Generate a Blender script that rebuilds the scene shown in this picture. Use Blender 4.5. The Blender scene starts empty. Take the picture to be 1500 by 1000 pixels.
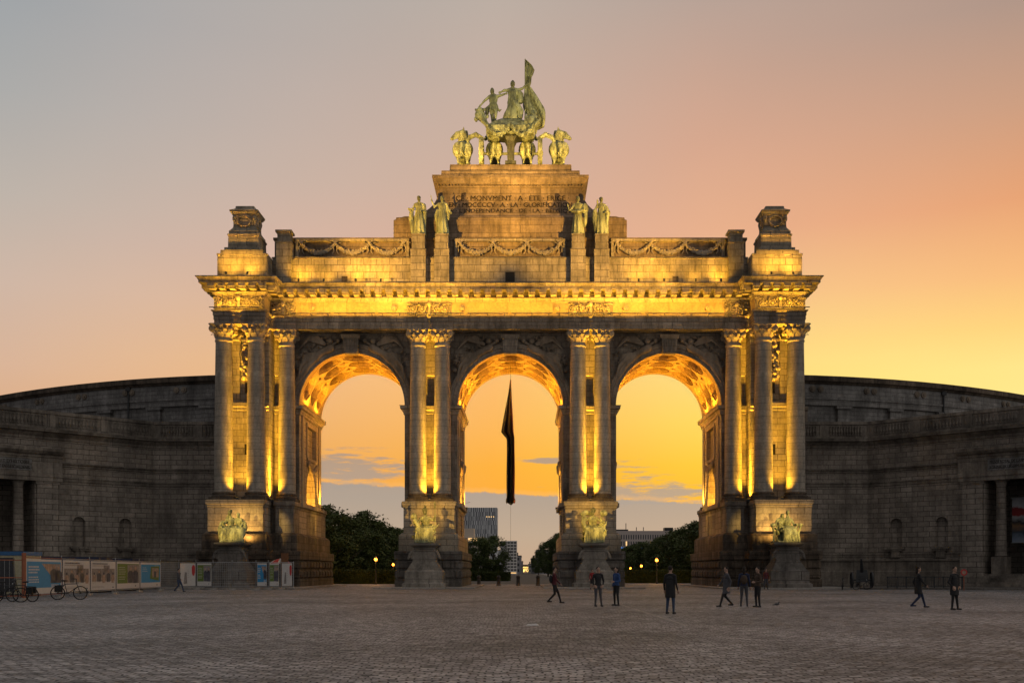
import bpy, bmesh, math, random
from mathutils import Vector, Matrix, noise as mnoise
PI = math.pi
V3 = Vector
R = math.radians
scene = bpy.context.scene
COL = scene.collection

# ------------------------------------------------------------------ materials
def nmat(name):
    m = bpy.data.materials.new(name); m.use_nodes = True
    nt = m.node_tree
    b = nt.nodes['Principled BSDF']
    return m, nt, b

def N(nt, typ, **kw):
    n = nt.nodes.new(typ)
    for k, v in kw.items():
        if k.startswith('i_'):
            n.inputs[k[2:].replace('_', ' ')].default_value = v
        else:
            setattr(n, k, v)
    return n

def ramp(nt, stops, interp='LINEAR'):
    n = nt.nodes.new('ShaderNodeValToRGB')
    cr = n.color_ramp; cr.interpolation = interp
    while len(cr.elements) < len(stops): cr.elements.new(0.5)
    for e, (p, c) in zip(cr.elements, stops):
        e.position = p
        e.color = (c[0], c[1], c[2], 1) if not isinstance(c, (int, float)) else (c, c, c, 1)
    return n

def mixrgb(nt, mode, fac, a, b):
    n = nt.nodes.new('ShaderNodeMix'); n.data_type = 'RGBA'; n.blend_type = mode
    for i, val in ((0, fac), (6, a), (7, b)):
        sock = n.inputs[i]
        if isinstance(val, bpy.types.NodeSocket): nt.links.new(val, sock)
        elif isinstance(val, (int, float)): sock.default_value = val if i == 0 else (val, val, val, 1)
        else: sock.default_value = (*val[:3], 1)
    return n.outputs[2]

def stone(name, c1, c2, bw=1.3, rh=0.58, joint=0.035, jdark=0.35, grime=0.6, streak=0.5, rough=0.85, bricks=True, bump=0.5):
    m, nt, b = nmat(name)
    tc = N(nt, 'ShaderNodeTexCoord')
    big = N(nt, 'ShaderNodeTexNoise', i_Scale=0.35, i_Detail=6.0, i_Roughness=0.65)
    nt.links.new(tc.outputs['Object'], big.inputs['Vector'])
    mp = N(nt, 'ShaderNodeMapping'); mp.inputs['Scale'].default_value = (1.1, 1.1, 0.22)
    nt.links.new(tc.outputs['Object'], mp.inputs['Vector'])
    st = N(nt, 'ShaderNodeTexNoise', i_Scale=1.1, i_Detail=7.0, i_Roughness=0.72)
    nt.links.new(mp.outputs[0], st.inputs['Vector'])
    fine = N(nt, 'ShaderNodeTexNoise', i_Scale=5.0, i_Detail=6.0, i_Roughness=0.7)
    nt.links.new(tc.outputs['Object'], fine.inputs['Vector'])
    if bricks:
        br = N(nt, 'ShaderNodeTexBrick', offset=0.5, squash=1.0)
        br.inputs['Scale'].default_value = 1.0
        br.inputs['Brick Width'].default_value = bw
        br.inputs['Row Height'].default_value = rh
        br.inputs['Mortar Size'].default_value = joint
        br.inputs['Mortar Smooth'].default_value = 0.3
        br.inputs['Color1'].default_value = (*c1, 1); br.inputs['Color2'].default_value = (*c2, 1)
        br.inputs['Mortar'].default_value = (c1[0]*jdark, c1[1]*jdark, c1[2]*jdark, 1)
        # joints wander a little, and fade in places
        uv = tc.outputs['UV']
        dn = N(nt, 'ShaderNodeTexNoise', i_Scale=2.2, i_Detail=3.0)
        nt.links.new(uv, dn.inputs['Vector'])
        off = N(nt, 'ShaderNodeVectorMath', operation='SCALE'); off.inputs['Scale'].default_value = 0.03
        nt.links.new(dn.outputs['Color'], off.inputs[0])
        ad = N(nt, 'ShaderNodeVectorMath', operation='ADD')
        nt.links.new(uv, ad.inputs[0]); nt.links.new(off.outputs[0], ad.inputs[1])
        nt.links.new(ad.outputs[0], br.inputs['Vector'])
        jn = ramp(nt, [(0.35, 0.15), (0.62, 1.0)])
        nt.links.new(big.outputs['Fac'], jn.inputs[0])
        mid = [(a+d)/2 for a, d in zip(c1, c2)]
        base = mixrgb(nt, 'MIX', jn.outputs[0], mid, br.outputs['Color'])
        base = mixrgb(nt, 'MIX', 0.3, base, br.outputs['Color'])
    else:
        base = mixrgb(nt, 'MIX', fine.outputs['Fac'], c1, c2)
    g = ramp(nt, [(0.32, 1.0-grime), (0.6, 1.0)])
    nt.links.new(big.outputs['Fac'], g.inputs[0])
    base = mixrgb(nt, 'MULTIPLY', 1.0, base, g.outputs[0])
    s = ramp(nt, [(0.38, 1.0-streak), (0.58, 1.0)])
    nt.links.new(st.outputs['Fac'], s.inputs[0])
    base = mixrgb(nt, 'MULTIPLY', 1.0, base, s.outputs[0])
    f = ramp(nt, [(0.3, 0.72), (0.7, 1.12)])
    nt.links.new(fine.outputs['Fac'], f.inputs[0])
    base = mixrgb(nt, 'MULTIPLY', 1.0, base, f.outputs[0])
    nt.links.new(base, b.inputs['Base Color'])
    b.inputs['Roughness'].default_value = rough
    b.inputs['Specular IOR Level'].default_value = 0.25
    bp = N(nt, 'ShaderNodeBump'); bp.inputs['Strength'].default_value = bump; bp.inputs['Distance'].default_value = 0.04
    nt.links.new(fine.outputs['Fac'], bp.inputs['Height'])
    last = bp
    if bricks:
        b2 = N(nt, 'ShaderNodeBump', invert=True); b2.inputs['Strength'].default_value = 0.6; b2.inputs['Distance'].default_value = 0.03
        nt.links.new(br.outputs['Fac'], b2.inputs['Height']); nt.links.new(bp.outputs[0], b2.inputs['Normal'])
        last = b2
    nt.links.new(last.outputs[0], b.inputs['Normal'])
    return m

def plain(name, col, rough=0.7, metal=0.0, var=0.25, scale=6.0, bump=0.0, spec=0.4):
    m, nt, b = nmat(name)
    tc = N(nt, 'ShaderNodeTexCoord')
    n1 = N(nt, 'ShaderNodeTexNoise', i_Scale=scale, i_Detail=5.0, i_Roughness=0.6)
    nt.links.new(tc.outputs['Object'], n1.inputs['Vector'])
    r = ramp(nt, [(0.3, 1.0-var), (0.7, 1.0+var*0.5)])
    nt.links.new(n1.outputs['Fac'], r.inputs[0])
    base = mixrgb(nt, 'MULTIPLY', 1.0, col, r.outputs[0])
    nt.links.new(base, b.inputs['Base Color'])
    b.inputs['Roughness'].default_value = rough; b.inputs['Metallic'].default_value = metal
    b.inputs['Specular IOR Level'].default_value = spec
    if bump:
        bp = N(nt, 'ShaderNodeBump'); bp.inputs['Strength'].default_value = bump; bp.inputs['Distance'].default_value = 0.05
        nt.links.new(n1.outputs['Fac'], bp.inputs['Height']); nt.links.new(bp.outputs[0], b.inputs['Normal'])
    return m

def emis(name, col, strength):
    m, nt, b = nmat(name)
    b.inputs['Base Color'].default_value = (*[min(1, c) for c in col], 1)
    b.inputs['Emission Color'].default_value = (*col, 1)
    b.inputs['Emission Strength'].default_value = strength
    return m

M = {}
M['stone'] = stone('pale_limestone', (0.46, 0.39, 0.30), (0.37, 0.32, 0.25), grime=0.35, streak=0.35)
M['stone_col'] = stone('column_limestone', (0.42, 0.37, 0.30), (0.34, 0.30, 0.25), bw=9.0, rh=0.62, joint=0.022, grime=0.3, streak=0.4)
M['attic'] = stone('attic_limestone', (0.44, 0.37, 0.28), (0.33, 0.28, 0.21), bw=1.25, rh=0.66, joint=0.035, jdark=0.3, grime=0.45, streak=0.45)
M['arcade'] = stone('weathered_arcade_stone', (0.35, 0.30, 0.25), (0.23, 0.20, 0.17), bw=1.0, rh=0.6, joint=0.022, grime=0.6, streak=0.4)
M['vault'] = stone('vault_brick', (0.50, 0.38, 0.17), (0.40, 0.30, 0.13), bw=0.5, rh=0.25, joint=0.02, grime=0.2, streak=0.1)
M['carve'] = stone('carved_limestone', (0.45, 0.38, 0.30), (0.32, 0.27, 0.21), bricks=False, grime=0.35, streak=0.3)
M['carve_dark'] = stone('weathered_and_shaded_carving', (0.40, 0.33, 0.26), (0.18, 0.15, 0.12), bricks=False, grime=0.5, streak=0.4)
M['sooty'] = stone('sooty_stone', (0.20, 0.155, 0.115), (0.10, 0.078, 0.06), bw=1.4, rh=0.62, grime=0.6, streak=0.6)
M['arch_band'] = stone('weathered_and_shaded_architrave', (0.40, 0.335, 0.27), (0.27, 0.225, 0.185), bw=1.0, rh=0.62, joint=0.03, grime=0.5, streak=0.5)
M['frieze'] = stone('frieze_limestone', (0.46, 0.35, 0.19), (0.39, 0.29, 0.16), bw=2.2, rh=13.0, joint=0.02, jdark=0.6, grime=0.25, streak=0.12)
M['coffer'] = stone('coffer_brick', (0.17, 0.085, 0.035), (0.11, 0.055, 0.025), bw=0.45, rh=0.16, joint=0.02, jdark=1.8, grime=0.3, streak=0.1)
M['plinth'] = stone('plinth_stone', (0.38, 0.34, 0.29), (0.27, 0.24, 0.20), bw=2.6, rh=0.9, joint=0.02, grime=0.45, streak=0.4)
M['base'] = stone('blue_stone_base', (0.24, 0.215, 0.19), (0.17, 0.155, 0.14), bw=1.6, rh=0.8, joint=0.03, grime=0.55, streak=0.4)
M['pyramid'] = stone('upper_pedestal_stone', (0.34, 0.25, 0.17), (0.24, 0.175, 0.12), bw=2.0, rh=0.75, joint=0.03, grime=0.5, streak=0.45)
M['wing'] = stone('museum_limestone', (0.40, 0.35, 0.30), (0.28, 0.245, 0.21), bw=1.15, rh=0.5, joint=0.032, jdark=0.18, grime=0.5, streak=0.3)
M['wing_trim'] = stone('museum_trim_stone', (0.33, 0.29, 0.245), (0.24, 0.21, 0.18), bw=2.2, rh=3.0, joint=0.03, grime=0.6, streak=0.45)
M['hall'] = stone('hall_bluestone', (0.32, 0.31, 0.30), (0.23, 0.225, 0.22), bw=1.5, rh=0.45, joint=0.03, grime=0.5, streak=0.4)
M['slab'] = stone('platform_slab', (0.42, 0.39, 0.35), (0.34, 0.32, 0.29), bw=1.2, rh=1.2, joint=0.02, grime=0.4, streak=0.0)
M['void'] = plain('unlit_interior', (0.02, 0.018, 0.016), 0.9)
M['letters'] = plain('cut_letters', (0.06, 0.045, 0.03), 0.9)
M['metal'] = plain('dark_painted_metal', (0.03, 0.032, 0.035), 0.5, 0.3)
M['galv'] = plain('galvanised_steel', (0.42, 0.43, 0.44), 0.45, 0.8, scale=20)
M['rust'] = plain('orange_painted_steel', (0.30, 0.10, 0.05), 0.7)
M['rubber'] = plain('black_rubber', (0.015, 0.015, 0.015), 0.8)
M['lens'] = emis('lit_floodlight_lens', (1.0, 0.55, 0.08), 1.5)

M['letters'] = plain('cut_letters', (0.025, 0.018, 0.012), 0.9)
def bronze(name, a, b_, hot=0.0):
    m, nt, b = nmat(name)
    tc = N(nt, 'ShaderNodeTexCoord')
    n1 = N(nt, 'ShaderNodeTexNoise', i_Scale=1.4, i_Detail=7.0, i_Roughness=0.7)
    mp = N(nt, 'ShaderNodeMapping'); mp.inputs['Scale'].default_value = (2.0, 2.0, 0.6)
    nt.links.new(tc.outputs['Object'], mp.inputs['Vector']); nt.links.new(mp.outputs[0], n1.inputs['Vector'])
    r = ramp(nt, [(0.34, b_), (0.50, tuple(.6*q for q in a)), (0.58, a)])
    nt.links.new(n1.outputs['Fac'], r.inputs[0])
    nt.links.new(r.outputs[0], b.inputs['Base Color'])
    b.inputs['Roughness'].default_value = 0.55; b.inputs['Metallic'].default_value = 0.15
    n2 = N(nt, 'ShaderNodeTexNoise', i_Scale=7.0, i_Detail=4.0)
    nt.links.new(tc.outputs['Object'], n2.inputs['Vector'])
    bp = N(nt, 'ShaderNodeBump'); bp.inputs['Strength'].default_value = 0.9; bp.inputs['Distance'].default_value = 0.09
    nt.links.new(n2.outputs['Fac'], bp.inputs['Height']); nt.links.new(bp.outputs[0], b.inputs['Normal'])
    return m
M['bronze_shade'] = bronze('shaded_bronze', (0.07, 0.075, 0.05), (0.03, 0.03, 0.02))
M['bronze'] = bronze('verdigris_bronze', (0.41, 0.44, 0.24), (0.06, 0.065, 0.035))

# ------------------------------------------------------------------ mesh builder
class MB:
    def __init__(s): s.v = []; s.f = []; s.uv = []; s.mi = []
    def face(s, pts, uv=None, mi=0):
        i = len(s.v); s.v.extend([tuple(p) for p in pts]); s.f.append(tuple(range(i, i+len(pts))))
        s.uv.append(uv); s.mi.append(mi)
    def box(s, x0, x1, y0, y1, z0, z1, mi=0):
        a = [(x0,y0,z0),(x1,y0,z0),(x1,y1,z0),(x0,y1,z0),(x0,y0,z1),(x1,y0,z1),(x1,y1,z1),(x0,y1,z1)]
        for q in ((0,3,2,1),(4,5,6,7),(0,1,5,4),(1,2,6,5),(2,3,7,6),(3,0,4,7)): s.face([a[k] for k in q], None, mi)
    def obox(s, c, ax, ay, az, mi=0):
        c = Vector(c); ax, ay, az = Vector(ax), Vector(ay), Vector(az)
        a = [c+sx*ax+sy*ay+sz*az for sz in (-1,1) for sx, sy in ((-1,-1),(1,-1),(1,1),(-1,1))]
        for q in ((0,3,2,1),(4,5,6,7),(0,1,5,4),(1,2,6,5),(2,3,7,6),(3,0,4,7)): s.face([a[k] for k in q], None, mi)
    def rings(s, rings, closed=True, cap0=False, cap1=False, uvw=None, mi=0):
        n = len(rings[0])
        vv = 0.0
        for j in range(len(rings)-1):
            a, b = rings[j], rings[j+1]
            for k in range(n if closed else n-1):
                k2 = (k+1) % n
                u = None
                if uvw: u = [(uvw[0]*k/n, a[k][2]), (uvw[0]*(k+1)/n, a[k2][2]), (uvw[0]*(k+1)/n, b[k2][2]), (uvw[0]*k/n, b[k][2])]
                s.face([a[k], a[k2], b[k2], b[k]], u, mi)
        if cap0: s.face(list(reversed(rings[0])), None, mi)
        if cap1: s.face(rings[-1], None, mi)
    def lathe(s, prof, c=(0,0,0), n=24, caps=True, wob=None, mi=0, circ=None):
        rg = []
        for (r, z) in prof:
            rr = []
            for k in range(n):
                t = 2*PI*k/n
                q = r*(1+(wob(t, z) if wob else 0))
                rr.append((c[0]+q*math.cos(t), c[1]+q*math.sin(t), c[2]+z))
            rg.append(rr)
        s.rings(rg, True, caps, caps, (circ,) if circ else None, mi)
    def ell(s, c, r, n=10, m=7, rot=None, mi=0):
        c = Vector(c)
        if isinstance(r, (int, float)): r = (r, r, r)
        rg = []
        for j in range(m+1):
            ph = PI*j/m
            ring = []
            for k in range(n):
                t = 2*PI*k/n
                p = Vector((r[0]*math.sin(ph)*math.cos(t), r[1]*math.sin(ph)*math.sin(t), -r[2]*math.cos(ph)))
                if rot is not None: p = rot @ p
                ring.append(c+p)
            rg.append(ring)
        for j in range(m):
            for k in range(n):
                k2 = (k+1) % n
                if j == 0: s.face([rg[0][0], rg[1][k2], rg[1][k]], None, mi)
                elif j == m-1: s.face([rg[j][k], rg[j][k2], rg[m][0]], None, mi)
                else: s.face([rg[j][k], rg[j][k2], rg[j+1][k2], rg[j+1][k]], None, mi)
    def tube(s, pts, rad, n=8, caps=True, mi=0):
        pts = [Vector(p) for p in pts]
        if isinstance(rad, (int, float)): rad = [rad]*len(pts)
        rg = []
        up = None
        for i, p in enumerate(pts):
            t = (pts[min(i+1, len(pts)-1)] - pts[max(i-1, 0)])
            if t.length < 1e-9: t = Vector((0,0,1))
            t.normalize()
            if up is None: up = Vector((0,0,1)) if abs(t.z) < 0.9 else Vector((1,0,0))
            a = t.cross(up)
            if a.length < 1e-6: a = t.cross(Vector((0,1,0)))
            a.normalize(); b = a.cross(t); b.normalize(); up = b
            rg.append([p + rad[i]*(math.cos(2*PI*k/n)*a + math.sin(2*PI*k/n)*b) for k in range(n)])
        for j in range(len(rg)-1):
            for k in range(n):
                k2 = (k+1) % n
                s.face([rg[j][k2], rg[j][k], rg[j+1][k], rg[j+1][k2]], None, mi)
        if caps: s.face(rg[0], None, mi); s.face(list(reversed(rg[-1])), None, mi)
    def limb(s, a, b, r0, r1, n=10):
        s.tube([a, b], [r0, r1], n); s.ell(a, r0, n, 6); s.ell(b, r1, n, 6)
    def sweep(s, path, prof, closed=False, cap_bottom=False, cap_top=False, mi=0):
        n = len(path)
        P = [Vector((p[0], p[1])) for p in path]
        nor = []
        segs = n if closed else n-1
        sn = []
        for i in range(segs):
            d = (P[(i+1) % n]-P[i]).normalized(); sn.append(Vector((d.y, -d.x)))
        for i in range(n):
            if closed: a, b = sn[(i-1) % n], sn[i]
            else: a, b = sn[max(i-1, 0)], sn[min(i, segs-1)]
            nor.append((a+b)/max(0.2, 1+a.dot(b)))
        cum = [0.0]
        for i in range(segs): cum.append(cum[-1]+(P[(i+1) % n]-P[i]).length)
        rg = [[(P[i].x+nor[i].x*o, P[i].y+nor[i].y*o, z) for i in range(n)] for (o, z) in prof]
        vv = 0
        for j in range(len(prof)-1):
            dl = math.hypot(prof[j+1][0]-prof[j][0], prof[j+1][1]-prof[j][1])
            vert = abs(prof[j+1][1]-prof[j][1]) > 0.3*abs(prof[j+1][0]-prof[j][0])
            for i in range(segs):
                k = (i+1) % n
                v0, v1 = (prof[j][1], prof[j+1][1]) if vert else (prof[j][1], prof[j][1]+dl)
                s.face([rg[j][i], rg[j][k], rg[j+1][k], rg[j+1][i]], [(cum[i], v0), (cum[i+1], v0), (cum[i+1], v1), (cum[i], v1)], mi)
        if cap_bottom: s.face(list(reversed(rg[0])), None, mi)
        if cap_top: s.face(rg[-1], None, mi)
    def wall(s, A, B, z0, z1, ops=(), mi=0, seg=12):
        """upright wall from plan point A to B, outward = right of A->B; ops: (s0,s1,zb,ztop,arched,depth,back)"""
        A = Vector((A[0], A[1])); B = Vector((B[0], B[1])); L = (B-A).length; d = (B-A)/L; nn = Vector((d.y, -d.x))
        def P(u, z, dep=0.0): q = A+d*u-nn*dep; return (q.x, q.y, z)
        def Q(a): s.face([P(*p) for p in a], [(p[0], p[1]) for p in a], mi)
        groups = {}
        for o in ops: groups.setdefault((o[0], o[1]), []).append(o)
        cur = 0.0
        for (s0, s1) in sorted(groups):
            if s0 > cur+1e-6: Q([(cur, z0), (s0, z0), (s0, z1), (cur, z1)])
            g = sorted(groups[(s0, s1)], key=lambda o: o[2])
            zc = z0
            for i, o in enumerate(g):
                zb, zt, arched, dep, back = o[2], o[3], o[4], o[5], o[6]
                if zb > zc+1e-6: Q([(s0, zc), (s1, zc), (s1, zb), (s0, zb)])
                znext = g[i+1][2] if i+1 < len(g) else z1
                r = (s1-s0)/2; c = (s0+s1)/2
                if arched:
                    sp = zt-r
                    arc = [(c-r*math.cos(PI*k/(2*seg)), sp+r*math.sin(PI*k/(2*seg))) for k in range(2*seg+1)]
                    for k in range(2*seg):
                        (u0, w0), (u1, w1) = arc[k], arc[k+1]
                        Q([(u0, w0), (u1, w1), (u1, znext), (u0, znext)])
                    zc = znext
                else:
                    sp = zt; arc = [(s0, zt), (s1, zt)]; zc = zt
                if dep > 0:
                    s.face([P(s0, zb), P(s0, sp), P(s0, sp, dep), P(s0, zb, dep)], [(0, zb), (0, sp), (dep, sp), (dep, zb)], mi)
                    s.face([P(s1, zb, dep), P(s1, sp, dep), P(s1, sp), P(s1, zb)], [(0, zb), (0, sp), (dep, sp), (dep, zb)], mi)
                    s.face([P(s0, zb, dep), P(s1, zb, dep), P(s1, zb), P(s0, zb)], None, mi)
                    cc = 0
                    for k in range(len(arc)-1):
                        (u0, w0), (u1, w1) = arc[k], arc[k+1]
                        s.face([P(u0, w0), P(u1, w1), P(u1, w1, dep), P(u0, w0, dep)], None, mi)
                    if back:
                        s.face([P(u, w, dep) for (u, w) in ([(s1, zb), (s1, sp)] if arched else [(s1, zb)])[:1]] + [P(u, w, dep) for (u, w) in reversed(arc)] + [P(s0, zb, dep)], None, mi)
            if zc < z1-1e-6: Q([(s0, zc), (s1, zc), (s1, z1), (s0, z1)])
            cur = s1
        if cur < L-1e-6: Q([(cur, z0), (L, z0), (L, z1), (cur, z1)])
    def merge(s, o, mat=None, mi=None):
        i = len(s.v)
        s.v.extend([tuple(mat @ Vector(p)) if mat is not None else p for p in o.v])
        flip = mat is not None and mat.determinant() < 0
        for f, u, m in zip(o.f, o.uv, o.mi):
            g = tuple(k+i for k in f)
            if flip: g = tuple(reversed(g)); u = list(reversed(u)) if u else u
            s.f.append(g); s.uv.append(u); s.mi.append(m if mi is None else mi)
    def mesh(s, name, mats, smooth=None, weld=True):
        me = bpy.data.meshes.new(name)
        me.from_pydata(s.v, [], s.f)
        uvl = me.uv_layers.new(name='UVMap').data
        V = [Vector(p) for p in s.v]
        li = 0
        for f, u in zip(s.f, s.uv):
            if u is None:
                nrm = Vector((0,0,0)); c0 = V[f[0]]
                for k in range(1, len(f)-1): nrm += (V[f[k]]-c0).cross(V[f[k+1]]-c0)
                ax = max(range(3), key=lambda q: abs(nrm[q]))
                for k in f:
                    p = V[k]
                    uvl[li].uv = (p.x, p.z) if ax == 1 else ((p.y, p.z) if ax == 0 else (p.x, p.y)); li += 1
            else:
                for q in u: uvl[li].uv = q; li += 1
        if not isinstance(mats, (list, tuple)): mats = [mats]
        for m in mats: me.materials.append(m)
        if len(mats) > 1: me.polygons.foreach_set('material_index', s.mi)
        if weld:
            bm = bmesh.new(); bm.from_mesh(me); bmesh.ops.remove_doubles(bm, verts=bm.verts, dist=0.0004)
            if smooth is not None: bmesh.ops.recalc_face_normals(bm, faces=bm.faces)
            bm.to_mesh(me); bm.free()
        if smooth is not None:
            me.polygons.foreach_set('use_smooth', [True]*len(me.polygons))
            me.set_sharp_from_angle(angle=R(smooth))
        me.update()
        return me
    def build(s, name, mats, parent=None, smooth=None, loc=None, weld=True):
        o = bpy.data.objects.new(name, s.mesh(name, mats, smooth, weld)); COL.objects.link(o)
        if parent is not None: o.parent = parent
        if loc: o.location = loc
        return o

def tag(o, label=None, cat=None, group=None, kind=None):
    if label: o['label'] = label
    if cat: o['category'] = cat
    if group: o['group'] = group
    if kind: o['kind'] = kind
    return o
def thing(name, label, cat, loc=(0,0,0), rz=0.0, group=None):
    o = bpy.data.objects.new(name, None); COL.objects.link(o); o.location = loc; o.rotation_euler = (0,0,rz)
    o.empty_display_size = 0.3
    return tag(o, label, cat, group)
def inst(src, parent=None, loc=(0,0,0), rz=0.0, sc=None):
    o = src.copy(); COL.objects.link(o); o.parent = parent; o.location = loc; o.rotation_euler = (0,0,rz)
    if sc: o.scale = sc
    return o
def tree_copy(o, parent=None):
    c = o.copy(); COL.objects.link(c); c.parent = parent
    for ch in list(o.children): tree_copy(ch, c)
    return c
def text_mesh(name, s, size, mat, parent, mtx, ext=0.02, width=None, align='CENTER', bold=0.0):
    cu = bpy.data.curves.new('t', 'FONT'); cu.body = s; cu.size = size; cu.align_x = align; cu.extrude = ext; cu.offset = bold; cu.resolution_u = 3
    o = bpy.data.objects.new('t', cu); COL.objects.link(o)
    dg = bpy.context.evaluated_depsgraph_get(); dg.update()
    me = bpy.data.meshes.new_from_object(o.evaluated_get(dg)); bpy.data.objects.remove(o)
    if width:
        xs = [v.co.x for v in me.vertices]; k = width/(max(xs)-min(xs)); c = (max(xs)+min(xs))/2
        for v in me.vertices: v.co.x = (v.co.x-c)*k
    me.materials.clear(); me.materials.append(mat)
    r = bpy.data.objects.new(name, me); COL.objects.link(r); r.parent = parent; r.matrix_local = mtx
    return r
def fuse(mb, voxel, smooth_it=2, lump=0.0, lscale=3.0, seed=0):
    """weld overlapping closed shapes into one continuous skin"""
    me = bpy.data.meshes.new('f'); me.from_pydata(mb.v, [], mb.f)
    bm = bmesh.new(); bm.from_mesh(me); bmesh.ops.remove_doubles(bm, verts=bm.verts, dist=1e-5)
    bmesh.ops.recalc_face_normals(bm, faces=bm.faces); bm.to_mesh(me); bm.free()
    o = bpy.data.objects.new('f', me); COL.objects.link(o)
    md = o.modifiers.new('r', 'REMESH'); md.mode = 'VOXEL'; md.voxel_size = voxel; md.use_smooth_shade = True
    if smooth_it:
        sm = o.modifiers.new('s', 'SMOOTH'); sm.iterations = smooth_it; sm.factor = 0.5
    dg = bpy.context.evaluated_depsgraph_get(); dg.update()
    out = bpy.data.meshes.new_from_object(o.evaluated_get(dg)); bpy.data.objects.remove(o)
    if lump:
        ns = [v.normal.copy() for v in out.vertices]
        for v, nn in zip(out.vertices, ns):
            p = v.co*lscale+Vector((seed*7.1, seed*3.3, 0))
            q = Vector((p.x*1.6, p.y*1.6, p.z*0.45))
            h = mnoise.noise(q)+0.5*mnoise.noise(p*2.3)
            v.co += nn*(lump*h)
    out.polygons.foreach_set('use_smooth', [True]*len(out.polygons))
    return out
def link_mesh(name, me, mat, parent=None, loc=(0,0,0), rz=0.0, sc=None):
    me.materials.clear()
    for m in (mat if isinstance(mat, (list, tuple)) else [mat]): me.materials.append(m)
    o = bpy.data.objects.new(name, me); COL.objects.link(o); o.parent = parent; o.location = loc; o.rotation_euler = (0,0,rz)
    if sc: o.scale = sc
    return o
# ------------------------------------------------------------------ camera, sky, light
CAMX, CAMD, CAMH = 1.5, 100.0, 1.6
cam = bpy.data.cameras.new('camera'); cam.lens = 36.0; cam.sensor_width = 36.0
cam.shift_x = -20/1500; cam.shift_y = 336/1500
cam.clip_end = 8000; cam.clip_start = 0.1
co = bpy.data.objects.new('camera', cam); COL.objects.link(co)
co.location = (CAMX, -CAMD, CAMH); co.rotation_euler = (R(90), 0, 0)
scene.camera = co
vs = scene.view_settings
vs.view_transform = 'Standard'; vs.look = 'None'; vs.exposure = 0; vs.gamma = 1; vs.use_curve_mapping = False
scene.cycles.max_bounces = 6; scene.cycles.diffuse_bounces = 3; scene.cycles.glossy_bounces = 2
scene.cycles.sample_clamp_indirect = 4.0
try: scene.cycles.use_light_tree = True
except Exception: pass

def lin(*c):
    return tuple(((x/255+0.055)/1.055)**2.4 if x/255 > 0.04045 else x/255/12.92 for x in c)

SUN_AZ, SUN_EL = R(22), R(1.5)
w = bpy.data.worlds.new('World'); scene.world = w; w.use_nodes = True
nt = w.node_tree; nt.nodes.clear()
out = N(nt, 'ShaderNodeOutputWorld'); bg = N(nt, 'ShaderNodeBackground')
tc = N(nt, 'ShaderNodeTexCoord'); sep = N(nt, 'ShaderNodeSeparateXYZ')
nt.links.new(tc.outputs['Generated'], sep.inputs[0])
def MA(op, a, b=None, c=None, clamp=False):
    n = N(nt, 'ShaderNodeMath', operation=op, use_clamp=clamp)
    for i, q in enumerate((a, b, c)):
        if q is None: continue
        if isinstance(q, bpy.types.NodeSocket): nt.links.new(q, n.inputs[i])
        else: n.inputs[i].default_value = q
    return n.outputs[0]
def MR(v, a, b, c=0.0, d=1.0, smooth=True):
    n = N(nt, 'ShaderNodeMapRange', interpolation_type='SMOOTHSTEP' if smooth else 'LINEAR')
    nt.links.new(v, n.inputs[0])
    for i, q in enumerate((a, b, c, d)):
        if isinstance(q, bpy.types.NodeSocket): nt.links.new(q, n.inputs[i+1])
        else: n.inputs[i+1].default_value = q
    return n.outputs[0]
x, y, z = sep.outputs
az = MA('ARCTAN2', x, y)
hyp = MA('SQRT', MA('ADD', MA('MULTIPLY', x, x), MA('MULTIPLY', y, y)))
el = MA('DIVIDE', z, MA('MAXIMUM', hyp, 0.001))
t = MA('DIVIDE', el, 0.6, clamp=True)
# colour of the dusk sky by height, for four compass bearings
SKY = {
 'l': [(0.0,(205,150,115)),(0.10,(225,160,105)),(0.20,(222,170,125)),(0.30,(216,178,150)),(0.42,(206,181,164)),(0.55,(190,179,169)),(0.70,(172,171,169)),(0.84,(159,163,166))],
 'm': [(0.0,(235,165,90)),(0.10,(255,172,58)),(0.17,(255,178,62)),(0.25,(255,186,95)),(0.33,(255,192,115)),(0.50,(226,176,150)),(0.62,(211,176,155)),(0.78,(200,175,160)),(0.92,(188,173,162))],
 'c': [(0.0,(255,175,60)),(0.10,(255,185,45)),(0.17,(255,203,60)),(0.24,(255,216,95)),(0.33,(255,222,130)),(0.44,(243,196,138)),(0.54,(232,176,140)),(0.68,(216,168,142)),(0.80,(200,164,145)),(0.92,(184,162,150))],
 'r': [(0.0,(255,185,70)),(0.15,(255,205,85)),(0.24,(255,232,140)),(0.30,(255,228,138)),(0.36,(253,210,124)),(0.436,(246,186,122)),(0.547,(230,162,115)),(0.686,(203,157,128)),(0.84,(174,148,134))],
}
R4 = {}
for k, st in SKY.items():
    r = ramp(nt, [(p, lin(*c)) for p, c in st]); nt.links.new(t, r.inputs[0]); R4[k] = r.outputs[0]
c1 = mixrgb(nt, 'MIX', MR(az, -0.47, -0.03, smooth=False), R4['l'], R4['m'])
c2 = mixrgb(nt, 'MIX', MR(az, -0.03, 0.17, smooth=False), c1, R4['c'])
c3 = mixrgb(nt, 'MIX', MR(az, 0.17, 0.46, smooth=False), c2, R4['r'])
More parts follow.
